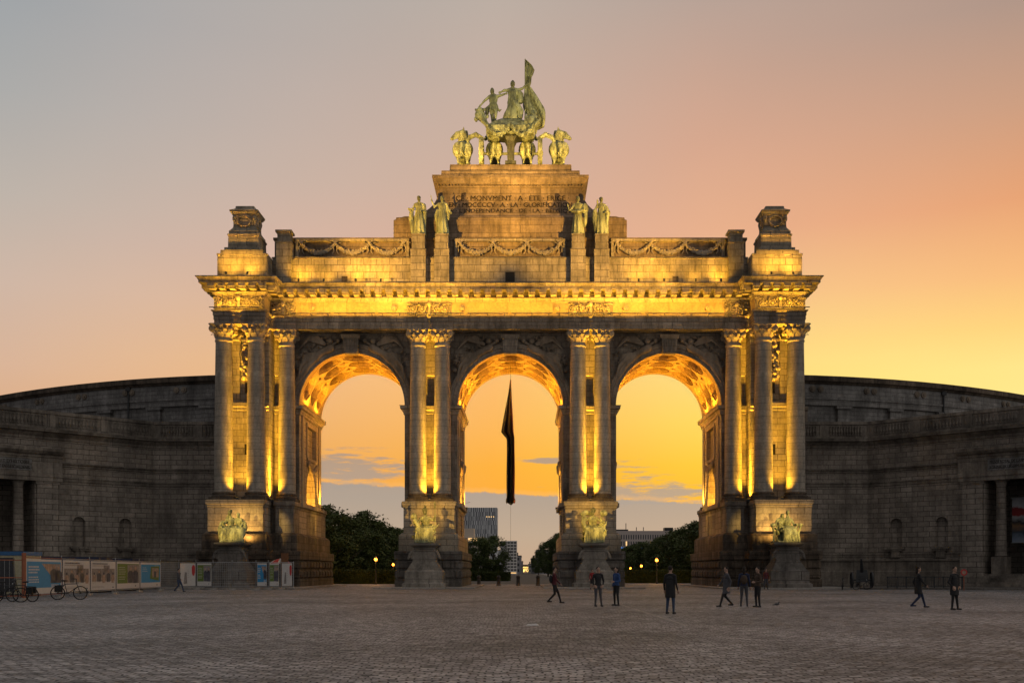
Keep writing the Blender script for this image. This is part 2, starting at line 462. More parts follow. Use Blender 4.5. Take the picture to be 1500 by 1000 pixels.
# cloud bank low over the horizon and a few streaks above it
comb = N(nt, 'ShaderNodeCombineXYZ')
nt.links.new(MA('MULTIPLY', az, 30.0), comb.inputs[0]); nt.links.new(MA('MULTIPLY', el, 190.0), comb.inputs[1])
cn = N(nt, 'ShaderNodeTexNoise', i_Scale=1.0, i_Detail=7.0, i_Roughness=0.62); nt.links.new(comb.outputs[0], cn.inputs['Vector'])
comb2 = N(nt, 'ShaderNodeCombineXYZ'); nt.links.new(MA('MULTIPLY', az, 30.0), comb2.inputs[0])
cn2 = N(nt, 'ShaderNodeTexNoise', i_Scale=1.0, i_Detail=5.0, i_Roughness=0.7); nt.links.new(comb2.outputs[0], cn2.inputs['Vector'])
edge = MA('ADD', MA('MULTIPLY', az, -0.055), MA('MULTIPLY', MA('SUBTRACT', cn2.outputs['Fac'], 0.5), 0.011))
edge = MA('ADD', edge, 0.0745)
bank = MR(MA('SUBTRACT', el, edge), 0.0012, -0.0012)
def blob(a0, aw, e0, ew):
    da = MA('DIVIDE', MA('SUBTRACT', az, a0), aw); de = MA('DIVIDE', MA('SUBTRACT', el, e0), ew)
    return MA('EXPONENT', MA('MULTIPLY', MA('ADD', MA('MULTIPLY', da, da), MA('MULTIPLY', de, de)), -1.0))
den = MA('ADD', blob(-0.175, 0.065, 0.096, 0.021), blob(0.115, 0.08, 0.074, 0.012))
den = MA('ADD', den, MA('MULTIPLY', blob(0.025, 0.03, 0.108, 0.0035), 1.1))
den = MA('ADD', den, MA('MULTIPLY', blob(0.10, 0.05, 0.098, 0.012), 0.45))
cl = MR(MA('ADD', MA('MULTIPLY', den, 0.42), cn.outputs['Fac']), 0.66, 0.86)
cl = MA('MULTIPLY', cl, MA('MINIMUM', MA('MULTIPLY', den, 2.5), 1.0))
greyr = ramp(nt, [(0.0, lin(196,168,140)), (0.06, lin(186,168,148)), (0.12, lin(172,160,148)), (0.2, lin(170,150,135))]); nt.links.new(t, greyr.inputs[0])
col = mixrgb(nt, 'MIX', MA('MULTIPLY', cl, 0.85), c3, greyr.outputs[0])
rim = MR(MA('ABSOLUTE', MA('SUBTRACT', MA('SUBTRACT', el, edge), 0.002)), 0.004, 0.0, 0.0, 0.35)
col = mixrgb(nt, 'MIX', rim, col, lin(255,190,110))
col = mixrgb(nt, 'MIX', MA('MULTIPLY', bank, 0.95), col, greyr.outputs[0])
# very soft unevenness high up
hn = N(nt, 'ShaderNodeTexNoise', i_Scale=2.2, i_Detail=4.0, i_Roughness=0.5); nt.links.new(tc.outputs['Generated'], hn.inputs['Vector'])
hr = ramp(nt, [(0.3, 0.96), (0.7, 1.04)]); nt.links.new(hn.outputs['Fac'], hr.inputs[0])
col = mixrgb(nt, 'MULTIPLY', 1.0, col, hr.outputs[0])
# overhead and towards the east the sky is already the blue grey of dusk
EAST = 0.20
up = MR(el, 0.75, 2.0)
col = mixrgb(nt, 'MIX', up, col, (0.34, 0.37, 0.41))
back = MR(y, 0.45, -0.15)
eastc = mixrgb(nt, 'MIX', MR(x, -1.0, 1.0, smooth=False), (EAST*.55, EAST*.55, EAST*.62), (EAST*2.75, EAST*2.55, EAST*2.35))
col = mixrgb(nt, 'MIX', back, col, eastc)
sky = N(nt, 'ShaderNodeTexSky', sky_type='NISHITA', sun_disc=False); sky.sun_elevation = SUN_EL; sky.sun_rotation = SUN_AZ
skys = mixrgb(nt, 'MULTIPLY', 1.0, sky.outputs[0], (0.004, 0.004, 0.004))
fin = mixrgb(nt, 'ADD', 1.0, col, skys)
nt.links.new(fin, bg.inputs[0]); bg.inputs[1].default_value = 1.0
nt.links.new(bg.outputs[0], out.inputs[0])
sl = bpy.data.lights.new('sun', 'SUN'); sl.energy = 0.05; sl.angle = R(6); sl.color = (1.0, 0.6, 0.35)
so = bpy.data.objects.new('sun', sl); COL.objects.link(so)
sd = Vector((math.sin(SUN_AZ)*math.cos(SUN_EL), math.cos(SUN_AZ)*math.cos(SUN_EL), math.sin(SUN_EL)))
so.rotation_euler = (-sd).to_track_quat('-Z', 'Y').to_euler(); so.location = (0, 0, 80)

# ------------------------------------------------------------------ the triumphal arch
arch = thing('triumphal_arch', 'monumental limestone triple arch with columns and attic, floodlit amber at dusk', 'triumphal arch', (0,0,0))
BC = (-15.45, 0.0, 15.45)
PC = (-7.72, 7.72)
AR, SPR, DEP, ZA = 5.15, 17.7, 10.7, 24.75
def amber(name, kind, loc, aim, energy, size=None, spot=None, blend=0.6, col=(1.0, 0.49, 0.025), parent=None, sy=None):
    L = bpy.data.lights.new(name, kind); L.energy = energy; L.color = col
    if kind == 'AREA':
        L.shape = 'RECTANGLE'; L.size = size or 1.0; L.size_y = sy or 0.15
    if kind == 'SPOT':
        L.spot_size = R(spot or 60); L.spot_blend = blend; L.shadow_soft_size = 0.12
    if kind == 'POINT': L.shadow_soft_size = 0.15
    o = bpy.data.objects.new(name, L); COL.objects.link(o); o.location = loc
    d = Vector(aim)-Vector(loc)
    o.rotation_euler = d.to_track_quat('-Z', 'Y').to_euler()
    o.parent = parent if parent is not None else arch
    return o
def lamp_body(loc, aim, s=0.25, parent=None, w=None):
    """a box floodlight on a bracket with its lens a part of it"""
    d = (Vector(aim)-Vector(loc)).normalized(); q = d.to_track_quat('Z', 'Y').to_matrix()
    ax, ay = q.col[0], q.col[1]
    loc = Vector(loc); w = w or s
    mb = MB(); mb.obox(loc-d*0.16, ax*w*0.5, ay*s*0.5, d*0.12); mb.obox(loc-d*0.34, ax*w*0.25, ay*s*0.2, d*0.06)
    f = mb.build('floodlight', M['metal'], parent if parent is not None else arch)
    mb = MB(); mb.obox(loc-d*0.035, ax*w*0.44, ay*s*0.42, d*0.005); mb.build('lens', M['lens'], f)
    return f

# ---- facade wall with the three arches (front, back, flanks)
mb = MB()
W2 = 22.95
ops = [(c+W2-AR, c+W2+AR, 0.0, SPR+AR, True, 0, False) for c in BC]
mb.wall((-W2, 0), (W2, 0), 0.0, ZA, ops, seg=20)
mb.wall((W2, DEP), (-W2, DEP), 0.0, ZA, ops, seg=20)
mb.build('arcade_wall', M['arcade'], arch)
# ---- jambs of the passages
def jamb(x, sgn, rich):
    mb = MB()
    A, B = ((x, 0), (x, DEP)) if sgn > 0 else ((x, DEP), (x, 0))
    def S(y0, y1): return (y0, y1) if sgn > 0 else (DEP-y1, DEP-y0)
    a, b = S(3.3, 7.4)
    ops = [(a, b, 0.3, 7.3, False, 0.5, True), (a, b, 8.35, 11.8, True, 1.1, True), (a, b, 13.1, 16.2, False, 0.3, True)]
    mb.wall(A, B, 0.0, SPR, ops)
    mb.build('passage_wall', M['stone'], arch)
    mb = MB()
    # frames round the openings and a carved swag over the niche
    nx = 1 if sgn > 0 else -1
    X0, X1 = (x, x+0.14) if nx > 0 else (x-0.14, x)
    for (y0, y1, z0, z1) in ((3.0,3.3,13.0,16.5),(7.4,7.7,13.0,16.5),(3.3,7.4,16.2,16.5),(3.3,7.4,12.8,13.1)):
        mb.box(X0, X1, y0, y1, z0, z1)
    mb.box(*((x, x+0.35) if nx > 0 else (x-0.35, x)), 0.02, DEP-0.02, 7.85, 8.25)
    for yy in (0.9, 9.0): mb.box(*((x+0.002, x+0.12) if nx > 0 else (x-0.12, x-0.002)), yy, yy+0.9, 8.25, 17.0)
    pts = [(x+nx*0.18, 5.35+1.9*math.cos(a), 12.0-0.9*math.sin(a)*0.4+0.5*abs(math.cos(a))) for a in [PI*k/10 for k in range(11)]]
    mb.tube(pts, [0.12+0.1*math.sin(PI*k/10) for k in range(11)], 7)
    for k in range(14):
        a = PI*k/13; mb.ell((x+nx*0.25, 5.35+1.9*math.cos(a), 12.0-0.36*math.sin(a)+0.5*abs(math.cos(a))), 0.2, 6, 4)
    mb.build('passage_carving', M['carve'], arch)
    return nx
JX = []
for c in BC:
    for s in (-1, 1):
        x = c+s*AR
        jamb(x, -s, True); JX.append((x, -s))
# ---- coffered barrel vaults
def vault(cx):
    mb = MB()
    def S(th, yy, r=AR): return (cx-r*math.cos(th), yy, SPR+r*math.sin(th))
    # plain bands at both faces and a fascia at the springing
    n = 40
    for (y0, y1) in ((0.0, 0.85), (9.85, DEP)):
        for k in range(n):
            a, b = PI*k/n, PI*(k+1)/n
            mb.face([S(a, y0), S(b, y0), S(b, y1), S(a, y1)], [(a*AR, y0), (b*AR, y0), (b*AR, y1), (a*AR, y1)])
    RR = AR+0.62
    for k in range(n):
        a, b = PI*k/n, PI*(k+1)/n
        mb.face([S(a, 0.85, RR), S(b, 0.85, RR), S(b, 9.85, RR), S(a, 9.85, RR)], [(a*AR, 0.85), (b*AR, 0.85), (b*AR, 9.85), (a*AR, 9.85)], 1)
    T0, T1, NT, NY = R(9), R(171), 5, 3
    for (a, b) in ((0, T0), (T1, PI)):
        for k in range(3):
            p, q = a+(b-a)*k/3, a+(b-a)*(k+1)/3
            mb.face([S(p, 0.85), S(q, 0.85), S(q, 9.85), S(p, 9.85)], [(p*AR, 0.85), (q*AR, 0.85), (q*AR, 9.85), (p*AR, 9.85)])
    dT, dY = (T1-T0)/NT, 9.0/NY
    def poly_sub(P, m=4):
        o = []
        for i in range(len(P)):
            a, b = P[i], P[(i+1) % len(P)]
            for k in range(m): o.append((a[0]+(b[0]-a[0])*k/m, a[1]+(b[1]-a[1])*k/m))
        return o
    cT, cY = 0.24, 0.30
    def octo(i, j, g):
        t0, y0 = T0+i*dT, 0.85+j*dY
        gt, gy = g/AR, g
        a, b = t0+gt, t0+dT-gt; c, d = y0+gy, y0+dY-gy
        kt, ky = cT*dT, cY*dY
        return poly_sub([(a+kt, c), (b-kt, c), (b, c+ky), (b, d-ky), (b-kt, d), (a+kt, d), (a, d-ky), (a, c+ky)])
    def ring(P, Q, r0, r1):
        for k in range(len(P)):
            k2 = (k+1) % len(P)
            a, b, c, d = P[k], P[k2], Q[k2], Q[k]
            if r0 == r1:
                mb.face([S(*a, r0), S(*b, r0), S(*c, r1), S(*d, r1)], [(q[0]*AR, q[1]) for q in (a, b, c, d)])
            else:
                mb.face([S(*a, r0), S(*b, r0), S(*c, r1), S(*d, r1)], [(k*0.3, 0), (k*0.3+0.3, 0), (k*0.3+0.3, 0.4), (k*0.3, 0.4)])
    for i in range(NT):
        for j in range(NY):
            A = octo(i, j, 0.0); B = octo(i, j, 0.17); C2 = octo(i, j, 0.3)
            ring(A, B, AR, AR); ring(B, B, AR, AR+0.16); ring(B, C2, AR+0.16, AR+0.16); ring(C2, C2, AR+0.16, RR)
    kt, ky = cT*dT, cY*dY
    for i in range(NT+1):
        for j in range(NY+1):
            tc_, yc = T0+i*dT, 0.85+j*dY
            P = []
            if i < NT: P.append((tc_+kt, yc))
            if j < NY: P.append((tc_, yc+ky))
            if i > 0: P.append((tc_-kt, yc))
            if j > 0: P.append((tc_, yc-ky))
            full = len(P) == 4
            if full:
                P = poly_sub(P, 2); Q = [(tc_+(p[0]-tc_)*0.55, yc+(p[1]-yc)*0.55) for p in P]
                ring(P, Q, AR, AR); ring(Q, Q, AR, RR)
            else:
                if len(P) == 2: P = P+[(tc_, yc)]
                mb.face([S(*p) for p in P], [(p[0]*AR, p[1]) for p in P])
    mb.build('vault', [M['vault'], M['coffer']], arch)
for c in BC: vault(c)
# ---- archivolts, keystones, imposts
for c in BC:
    mb = MB()
    prof = [(0.0, -0.002), (0.0, -0.16), (0.18, -0.16), (0.18, -0.22), (0.5, -0.22), (0.5, -0.3), (0.72, -0.36), (0.86, -0.36), (0.86, 0.0)]
    rg = []
    for k in range(41):
        a = PI*k/40
        rg.append([(c-(AR+o)*math.cos(a), yy, SPR+(AR+o)*math.sin(a)) for (o, yy) in prof])
    for k in range(40):
        for j in range(len(prof)-1):
            u0, u1 = k*0.42, (k+1)*0.42
            mb.face([rg[k][j], rg[k+1][j], rg[k+1][j+1], rg[k][j+1]], [(u0, j*.3), (u1, j*.3), (u1, j*.3+.3), (u0, j*.3+.3)])
    mb.build('archivolt', M['arcade'], arch, smooth=30)
    mb = MB()
    for (h0, h1, z0, z1, y1) in ((0.62, 0.75, 22.65, 24.1, -0.75), (0.85, 0.95, 24.1, 24.45, -0.95)):
        mb.rings([[(c-h0, y1, z0), (c+h0, y1, z0), (c+h0, -0.01, z0), (c-h0, -0.01, z0)], [(c-h1, y1-0.1, z1), (c+h1, y1-0.1, z1), (c+h1, -0.01, z1), (c-h1, -0.01, z1)]], True, True, True)
    for k in range(5): mb.tube([(c-0.44+k*0.22, -0.78, 22.9), (c-0.5+k*0.25, -0.86, 24.0)], 0.07, 6)
    mb.tube([(c-0.6, -0.82, 22.75), (c+0.6, -0.82, 22.75)], 0.13, 8)
    mb.build('keystone', M['arcade'], arch)
imp = [(0.02, 16.75), (0.02, 16.85), (0.12, 16.9), (0.12, 17.1), (0.22, 17.2), (0.22, 17.32), (0.42, 17.42), (0.42, 17.66), (0.5, 17.72), (0.0, 17.74)]
piers = [(-22.3, BC[0]-AR), (BC[0]+AR, BC[1]-AR), (BC[1]+AR, BC[2]-AR), (BC[2]+AR, 22.3)]
for i, (a, b) in enumerate(piers):
    mb = MB()
    mb.sweep([(a, 0), (b, 0), (b, DEP), (a, DEP)], imp, closed=True)
    mb.build('impost', M['stone'], arch)
# ---- pedestals under the columns
def pedestal(x0, x1, yf, yb, outer=False):
    """x0..x1 are the dado faces at the front plane yf"""
    prof = [(0.75, 0.12), (0.75, 0.85), (0.62, 0.9), (0.66, 1.0), (0.66, 1.7), (0.6, 1.78), (0.66, 1.86), (0.66, 2.55), (0.58, 2.65), (0.8, 2.72), (0.8, 3.44), (0.72, 3.49)]
    prof2 = [(0.42, 3.49), (0.42, 4.9), (0.36, 5.05), (0.12, 5.22), (0.0, 5.3), (0.0, 7.55), (0.06, 7.62), (0.06, 7.8), (0.16, 7.86), (0.16, 8.22), (0.0, 8.26)]
    path = [(x0, yf), (x1, yf), (x1, yb), (x0, yb)]
    mb = MB(); mb.sweep(path, prof, closed=True, cap_top=True)
    # rusticated blocks proud of the plinth
    rnd = random.Random(int(x0*7))
    xx = x0-0.6
    while xx < x1+0.3:
        wv = min(rnd.uniform(1.1, 1.7), x1+0.6-xx)
        if wv < 0.3: break
        for z0 in (0.9, 1.82):
            b = MB(); z1 = z0+0.8
            pp = [(0, 0.0), (0.06, 0.03)]
            g = 0.04; q = 0.1
            yy = yf-0.66
            A = [(xx+g, yy, z0+g), (xx+wv-g, yy, z0+g), (xx+wv-g, yy, z1-g), (xx+g, yy, z1-g)]
            B2 = [(xx+g+q, yy-q, z0+g+q), (xx+wv-g-q, yy-q, z0+g+q), (xx+wv-g-q, yy-q, z1-g-q), (xx+g+q, yy-q, z1-g-q)]
            mb.rings([A, B2], True, False, False); mb.face(B2)
        xx += wv
    # blocks on the passage side
    for (xs, sg) in ((x0-0.66, -1), (x1+0.66, 1)):
        yy = yf-0.5
        while yy < yb:
            for z0 in (0.9, 1.82):
                z1 = z0+0.8
                A = [(xs, yy+.04, z0+.04), (xs, yy+1.4, z0+.04), (xs, yy+1.4, z1-.04), (xs, yy+.04, z1-.04)]
                B2 = [(xs+sg*.14, yy+.18, z0+.18), (xs+sg*.14, yy+1.26, z0+.18), (xs+sg*.14, yy+1.26, z1-.18), (xs+sg*.14, yy+.18, z1-.18)]
                mb.rings([A, B2]); mb.face(B2)
            yy += 1.5
    # fret carved along the band
    for sx in range(2):
        a, b = (x0-0.55, x0+0.85) if sx == 0 else (x1-0.85, x1+0.55)
        for k in range(7):
            u = a+(b-a)*(k+0.5)/7
            mb.tube([(u+0.1*math.cos(q*PI/4), yf-0.82, 3.08+0.15*math.sin(q*PI/4)) for q in range(8)], 0.03, 5)
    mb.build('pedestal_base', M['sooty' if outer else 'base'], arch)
    if outer:
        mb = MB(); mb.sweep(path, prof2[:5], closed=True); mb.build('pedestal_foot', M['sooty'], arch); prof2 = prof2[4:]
    mb = MB(); mb.sweep(path, prof2, closed=True, cap_top=True)
    mb.build('pedestal', M['arcade' if 20 < abs(x0+x1)/2 < 22 else 'stone'], arch)
for pc in PC: pedestal(pc-2.42, pc+2.42, -2.4, 13.1)
for s in (-1, 1):
    a, b = sorted((s*22.93, s*28.1)); pedestal(a, b, -4.75, 15.4, True)
    a, b = sorted((s*20.62, s*22.35)); pedestal(a, b, -2.4, 13.1, True)
    a, b = sorted((s*22.3, s*23.0)); mb = MB(); mb.box(a, b, -1.6, 12, 0.12, 8.2); mb.build('pier_core', M['arcade'], arch)
# platforms
for (a, b, f) in ((PC[0]-4.6, PC[0]+4.6, -7.6), (PC[1]-4.6, PC[1]+4.6, -7.6), (-31.0, -18.9, -9.6), (18.9, 31.0, -9.6)):
    mb = MB(); mb.sweep([(a, f), (b, f), (b, 17.0), (a, 17.0)], [(0.0, 0.0), (0.0, 0.11), (-0.03, 0.13)], closed=True, cap_top=True)
    mb.build('platform', M['slab'], arch)
# ---- pavilion bodies
for s in (-1, 1):
    mb = MB()
    a, b = sorted((s*22.95, s*27.35))
    # front with festoon panel, slit and string course
    L = b-a; m = L/2
    cc = abs(a+b)/2
    ops = [(m-0.55, m+0.55, 17.75, 23.6, False, 0.25, True), (m-0.2, m+0.2, 12.7, 13.8, False, 0.6, True)]
    ops = [(m-0.62, m+0.62, 17.8, 23.4, False, 0.22, True)]
    mb.wall((a, -2.3), (b, -2.3), 8.2, ZA, ops)
    mb.wall((b, -2.3), (b, DEP+2.3), 0.0, ZA); mb.wall((a, DEP+2.3), (a, -2.3), 8.2, ZA); mb.wall((b, DEP+2.3), (a, DEP+2.3), 8.2, ZA)
    mb.build('pavilion_wall', M['stone'], arch)
    mb = MB(); mb.box(a+m-0.17, a+m+0.17, -2.312, -2.29, 12.7, 13.7); mb.box(a+m-0.17, a+m+0.17, -2.09, -2.07, 18.6, 19.6); mb.build('window_slit', M['void'], arch)
    mb = MB(); mb.sweep([(a, -2.3), (b, -2.3)], [(0.0, 16.9), (0.06, 16.95), (0.06, 17.2), (0.18, 17.3), (0.18, 17.62), (0.0, 17.7)])
    mb.build('string_course', M['stone'], arch); mb = MB()
    mb.sweep([(a, -2.3), (b, -2.3)], [(0.0, 23.55), (0.1, 23.6), (0.1, 23.8), (0.0, 23.85)])
    mb.build('string_course', M['stone'], arch)
    # hanging festoon
    rnd = random.Random(5+s)
    mb = MB(); cx = a+m
    for k in range(26):
        zz = 19.9+k*0.16
        wv = 0.28+0.14*math.sin(k*1.35)
        for q in range(3): mb.ell((cx+rnd.uniform(-wv, wv), -2.45-rnd.uniform(0, .25), zz+rnd.uniform(-.05, .05)), rnd.uniform(0.12, 0.24), 6, 5)
    mb.ell((cx, -2.6, 23.55), (0.34, 0.3, 0.42), 10, 8)
    for q in (-1, 1):
        mb.tube([(cx, -2.6, 24.0), (cx+q*.4, -2.6, 24.1), (cx+q*.62, -2.55, 23.7), (cx+q*.45, -2.5, 23.3)], [0.16, 0.14, 0.12, 0.05], 7)
    mb.build('festoon', M['carve'], arch, smooth=50)
# inner strips beside the corner columns and between the paired columns of the centre piers
for xc, hw in ((PC[0], 0.42), (PC[1], 0.42), (-22.75, 0.3), (22.75, 0.3)):
    mb = MB()
    mb.wall((xc-0.62 if hw > .4 else xc-.5, -0.35), (xc+0.62 if hw > .4 else xc+.5, -0.35), 8.2, ZA, [(0.26 if hw > .4 else .2, 0.98 if hw > .4 else .8, 17.75, 20.6, False, 0.3, True)])
    mb.wall((xc-0.62, -0.002), (xc-0.62, -0.35), 8.2, ZA); mb.wall((xc+0.62, -0.35), (xc+0.62, -0.002), 8.2, ZA)
    mb.build('pier_strip', M['stone'], arch)
    mb = MB(); mb.sweep([(xc-0.66, -0.35), (xc+0.66, -0.35)], [(0.0, 16.85), (0.06, 16.9), (0.06, 17.15), (0.2, 17.25), (0.2, 17.6), (0.0, 17.7)])
    mb.build('string_course', M['stone'], arch)

# ---- columns: shaft, base, capital
def col_meshes():
    H0, H1 = 9.05, 23.52
    sh = MB(); pr = [(0.86, H0), (0.835, H0+0.12), (0.83, H0+0.3)]
    n = 24
    for k in range(1, 24):
        f = k/24; pr.append((0.83*(1-0.145*f**1.8), H0+0.3+(H1-0.45-H0-0.3)*f))
    pr += [(0.712, H1-0.4), (0.77, H1-0.33), (0.77, H1-0.2), (0.72, H1-0.12), (0.72, H1)]
    sh.lathe(pr, (0,0,0), 32, False, None, 0, 2*PI*0.83)
    ba = MB()
    b = 8.27
    ba.box(-1.06, 1.06, -1.06, 1.06, b-0.02, b+0.24)
    pr = [(1.04, b+.24), (1.08, b+.3), (1.08, b+.38), (1.02, b+.44), (0.95, b+.47), (0.93, b+.53), (0.97, b+.58), (1.0, b+.63), (0.97, b+.7), (0.9, b+.74), (0.86, b+.78)]
    ba.lathe(pr, (0,0,0), 32, True)
    ca = MB()
    c = H1
    ca.lathe([(0.70, c), (0.70, c+.1), (0.74, c+.5), (0.86, c+.85), (1.0, c+.98)], (0,0,0), 24, True)
    for row, (zz, hh, rr, m, ph) in enumerate(((c+.02, .42, .74, 8, 0), (c+.26, .5, .78, 8, PI/8))):
        for k in range(m):
            a = 2*PI*k/m+ph; d = Vector((math.cos(a), math.sin(a), 0)); tt = Vector((-d.y, d.x, 0))
            P = [(0.0, 0.0, .22), (0.05, .4, .26), (0.10, .72, .22), (0.22, .95, .16), (0.34, .93, .09), (0.36, .78, .03)]
            L, C_, Rr = [], [], []
            for (o, h, wv) in P:
                q = d*(rr+o)+Vector((0, 0, zz+h*hh)); L.append(q-tt*wv); C_.append(q+d*0.06); Rr.append(q+tt*wv)
            for i in range(len(P)-1):
                ca.face([L[i], C_[i], C_[i+1], L[i+1]]); ca.face([C_[i], Rr[i], Rr[i+1], C_[i+1]])
    # volutes on the diagonals
    for k in range(4):
        a = PI/4+k*PI/2; d = Vector((math.cos(a), math.sin(a), 0)); cc = d*1.12+Vector((0, 0, c+.72)); tt = Vector((-d.y, d.x, 0))
        pts, rad = [], []
        for i in range(22):
            th = PI*0.6-i*0.52; r = 0.30*(1-i/26)
            pts.append(cc+d*(r*math.cos(th))+Vector((0, 0, r*math.sin(th)))); rad.append(0.10*(1-i/34))
        ca.tube(pts, rad, 6); ca.ell(cc, (0.13, 0.13, 0.13), 8, 6)
        for q in (-1, 1):
            ca.tube([Vector((0, 0, c+.9))+d.lerp(tt*q, .62)*0.86, Vector((0, 0, c+.98))+d.lerp(tt*q, .3)*1.0, cc+Vector((0, 0, .27))+d*.05+tt*q*.06], [.06, .09, .11], 6)
        m_ = Matrix.Rotation(a, 3, 'Z')
        for q in (-1, 1):
            ca.ell(cc+tt*q*.12, (0.25, 0.06, 0.25), 10, 6, m_)
    # abacus with hollow sides
    def ab(r, z):
        o = []
        for k in range(4):
            a0 = PI/4+k*PI/2
            for f in (-0.09, 0.0, 0.0, 0.09)[0:1]+(0.09,): o.append((r*1.3*math.cos(a0+f), r*1.3*math.sin(a0+f), z))
            am = a0+PI/4
            for f, rr in ((-0.35, 1.02), (0, 0.93), (0.35, 1.02)): o.append((r*rr*math.cos(am+f), r*rr*math.sin(am+f), z))
        return o
    ca.rings([ab(1.0, c+1.0), ab(1.03, c+1.08), ab(1.1, c+1.14), ab(1.1, c+1.22)], True, True, True)
    for k in range(4):
        a = k*PI/2; ca.ell((1.02*math.cos(a), 1.02*math.sin(a), c+1.05), 0.17, 8, 6)
    # egg and dart collar
    for k in range(24):
        a = 2*PI*k/24; ca.ell((0.86*math.cos(a), 0.86*math.sin(a), c+.8), (.08, .08, .1), 6, 4)
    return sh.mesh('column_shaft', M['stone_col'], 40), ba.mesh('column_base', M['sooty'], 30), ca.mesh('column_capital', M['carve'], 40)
shm, bam, cam_ = col_meshes()
COLS = [(PC[0]-1.17, -1.1), (PC[0]+1.17, -1.1), (PC[1]-1.17, -1.1), (PC[1]+1.17, -1.1), (-21.55, -1.1), (21.55, -1.1), (-27.0, -3.3), (-23.95, -3.3), (23.95, -3.3), (27.0, -3.3)]
for (cx, cy) in COLS:
    s_ = bpy.data.objects.new('column', shm); COL.objects.link(s_); s_.parent = arch; s_.location = (cx, cy, 0)
    sc = 1.06 if cy < -2 else 1.0
    s_.scale = (sc, sc, 1)
    b_ = bpy.data.objects.new('column_base', bam); COL.objects.link(b_); b_.parent = s_
    c_ = bpy.data.objects.new('capital', cam_); COL.objects.link(c_); c_.parent = s_
# pilasters behind the free columns on the piers
mb = MB()
for (cx, cy) in COLS:
    yb = -2.3 if cy < -2 else 0.0
    pass

# ---- entablature (runs round the whole arch, breaking forward over the pavilions)
F = 1.95
LOOP = [(-27.65, -4.2), (-22.9, -4.2), (-22.9, -F), (22.9, -F), (22.9, -4.2), (27.65, -4.2), (27.65, DEP+4.2), (22.9, DEP+4.2), (22.9, DEP+F), (-22.9, DEP+F), (-22.9, DEP+4.2), (-27.65, DEP+4.2)]
mb = MB(); mb.sweep(LOOP, [(-0.05, ZA), (0.0, ZA), (0.0, 25.1), (0.05, 25.1), (0.05, 25.5), (0.1, 25.5), (0.1, 25.78), (0.22, 25.88), (0.25, 25.98), (0.0, 26.0)], closed=True, cap_bottom=True)
mb.build('architrave', M['arch_band'], arch)
mb = MB(); mb.sweep(LOOP, [(-0.06, 26.0), (-0.06, 27.36)], closed=True)
mb.build('frieze', M['frieze'], arch)
mb = MB(); mb.sweep(LOOP, [(-0.06, 27.36), (0.06, 27.42), (0.06, 27.5), (0.2, 27.62), (0.2, 27.7), (0.05, 27.72)], closed=True)
mb.build('cornice_bed', M['stone'], arch)
mb = MB(); mb.sweep(LOOP, [(0.05, 27.72), (0.05, 28.26), (1.1, 28.27), (1.12, 28.28), (1.12, 28.5), (1.18, 28.54), (1.22, 28.66), (1.36, 28.78), (1.36, 28.86), (0.0, 28.95)], closed=True, cap_top=True)
mb.build('cornice', M['arch_band'], arch)  # wall between the modillions darker, painting the shade of their deep gaps
mb = MB()
def along(path, step, closed=True):
    n = len(path)
    for i in range(n if closed else n-1):
        a, b = Vector(path[i]), Vector(path[(i+1) % n]); L = (b-a).length; d = (b-a)/L
        if L < 1.2: continue
        m = max(1, round(L/step))
        for k in range(m+1):
            yield a+d*(L*k/m), d, Vector((d.y, -d.x)), (k == 0 or k == m)
for p, d, nn, endp in along(LOOP, 1.03):
    if endp and (abs(abs(p.x)-22.9) < .1 and (abs(p.y+F) < .1)): continue
    c = p+nn*0.60; d3, n3 = Vector((d.x, d.y, 0)), Vector((nn.x, nn.y, 0))
    if p.y > 3 and False: continue
    mb.obox((c.x, c.y, 28.1), d3*0.32, n3*0.47, (0, 0, 0.13)); mb.obox((c.x-nn.x*.12, c.y-nn.y*.12, 27.87), d3*0.27, n3*0.42, (0, 0, 0.1))
    mb.obox((c.x, c.y, 28.235), d3*0.37, n3*0.47, (0, 0, 0.02))
mb.build('modillion_course', M['stone'], arch)

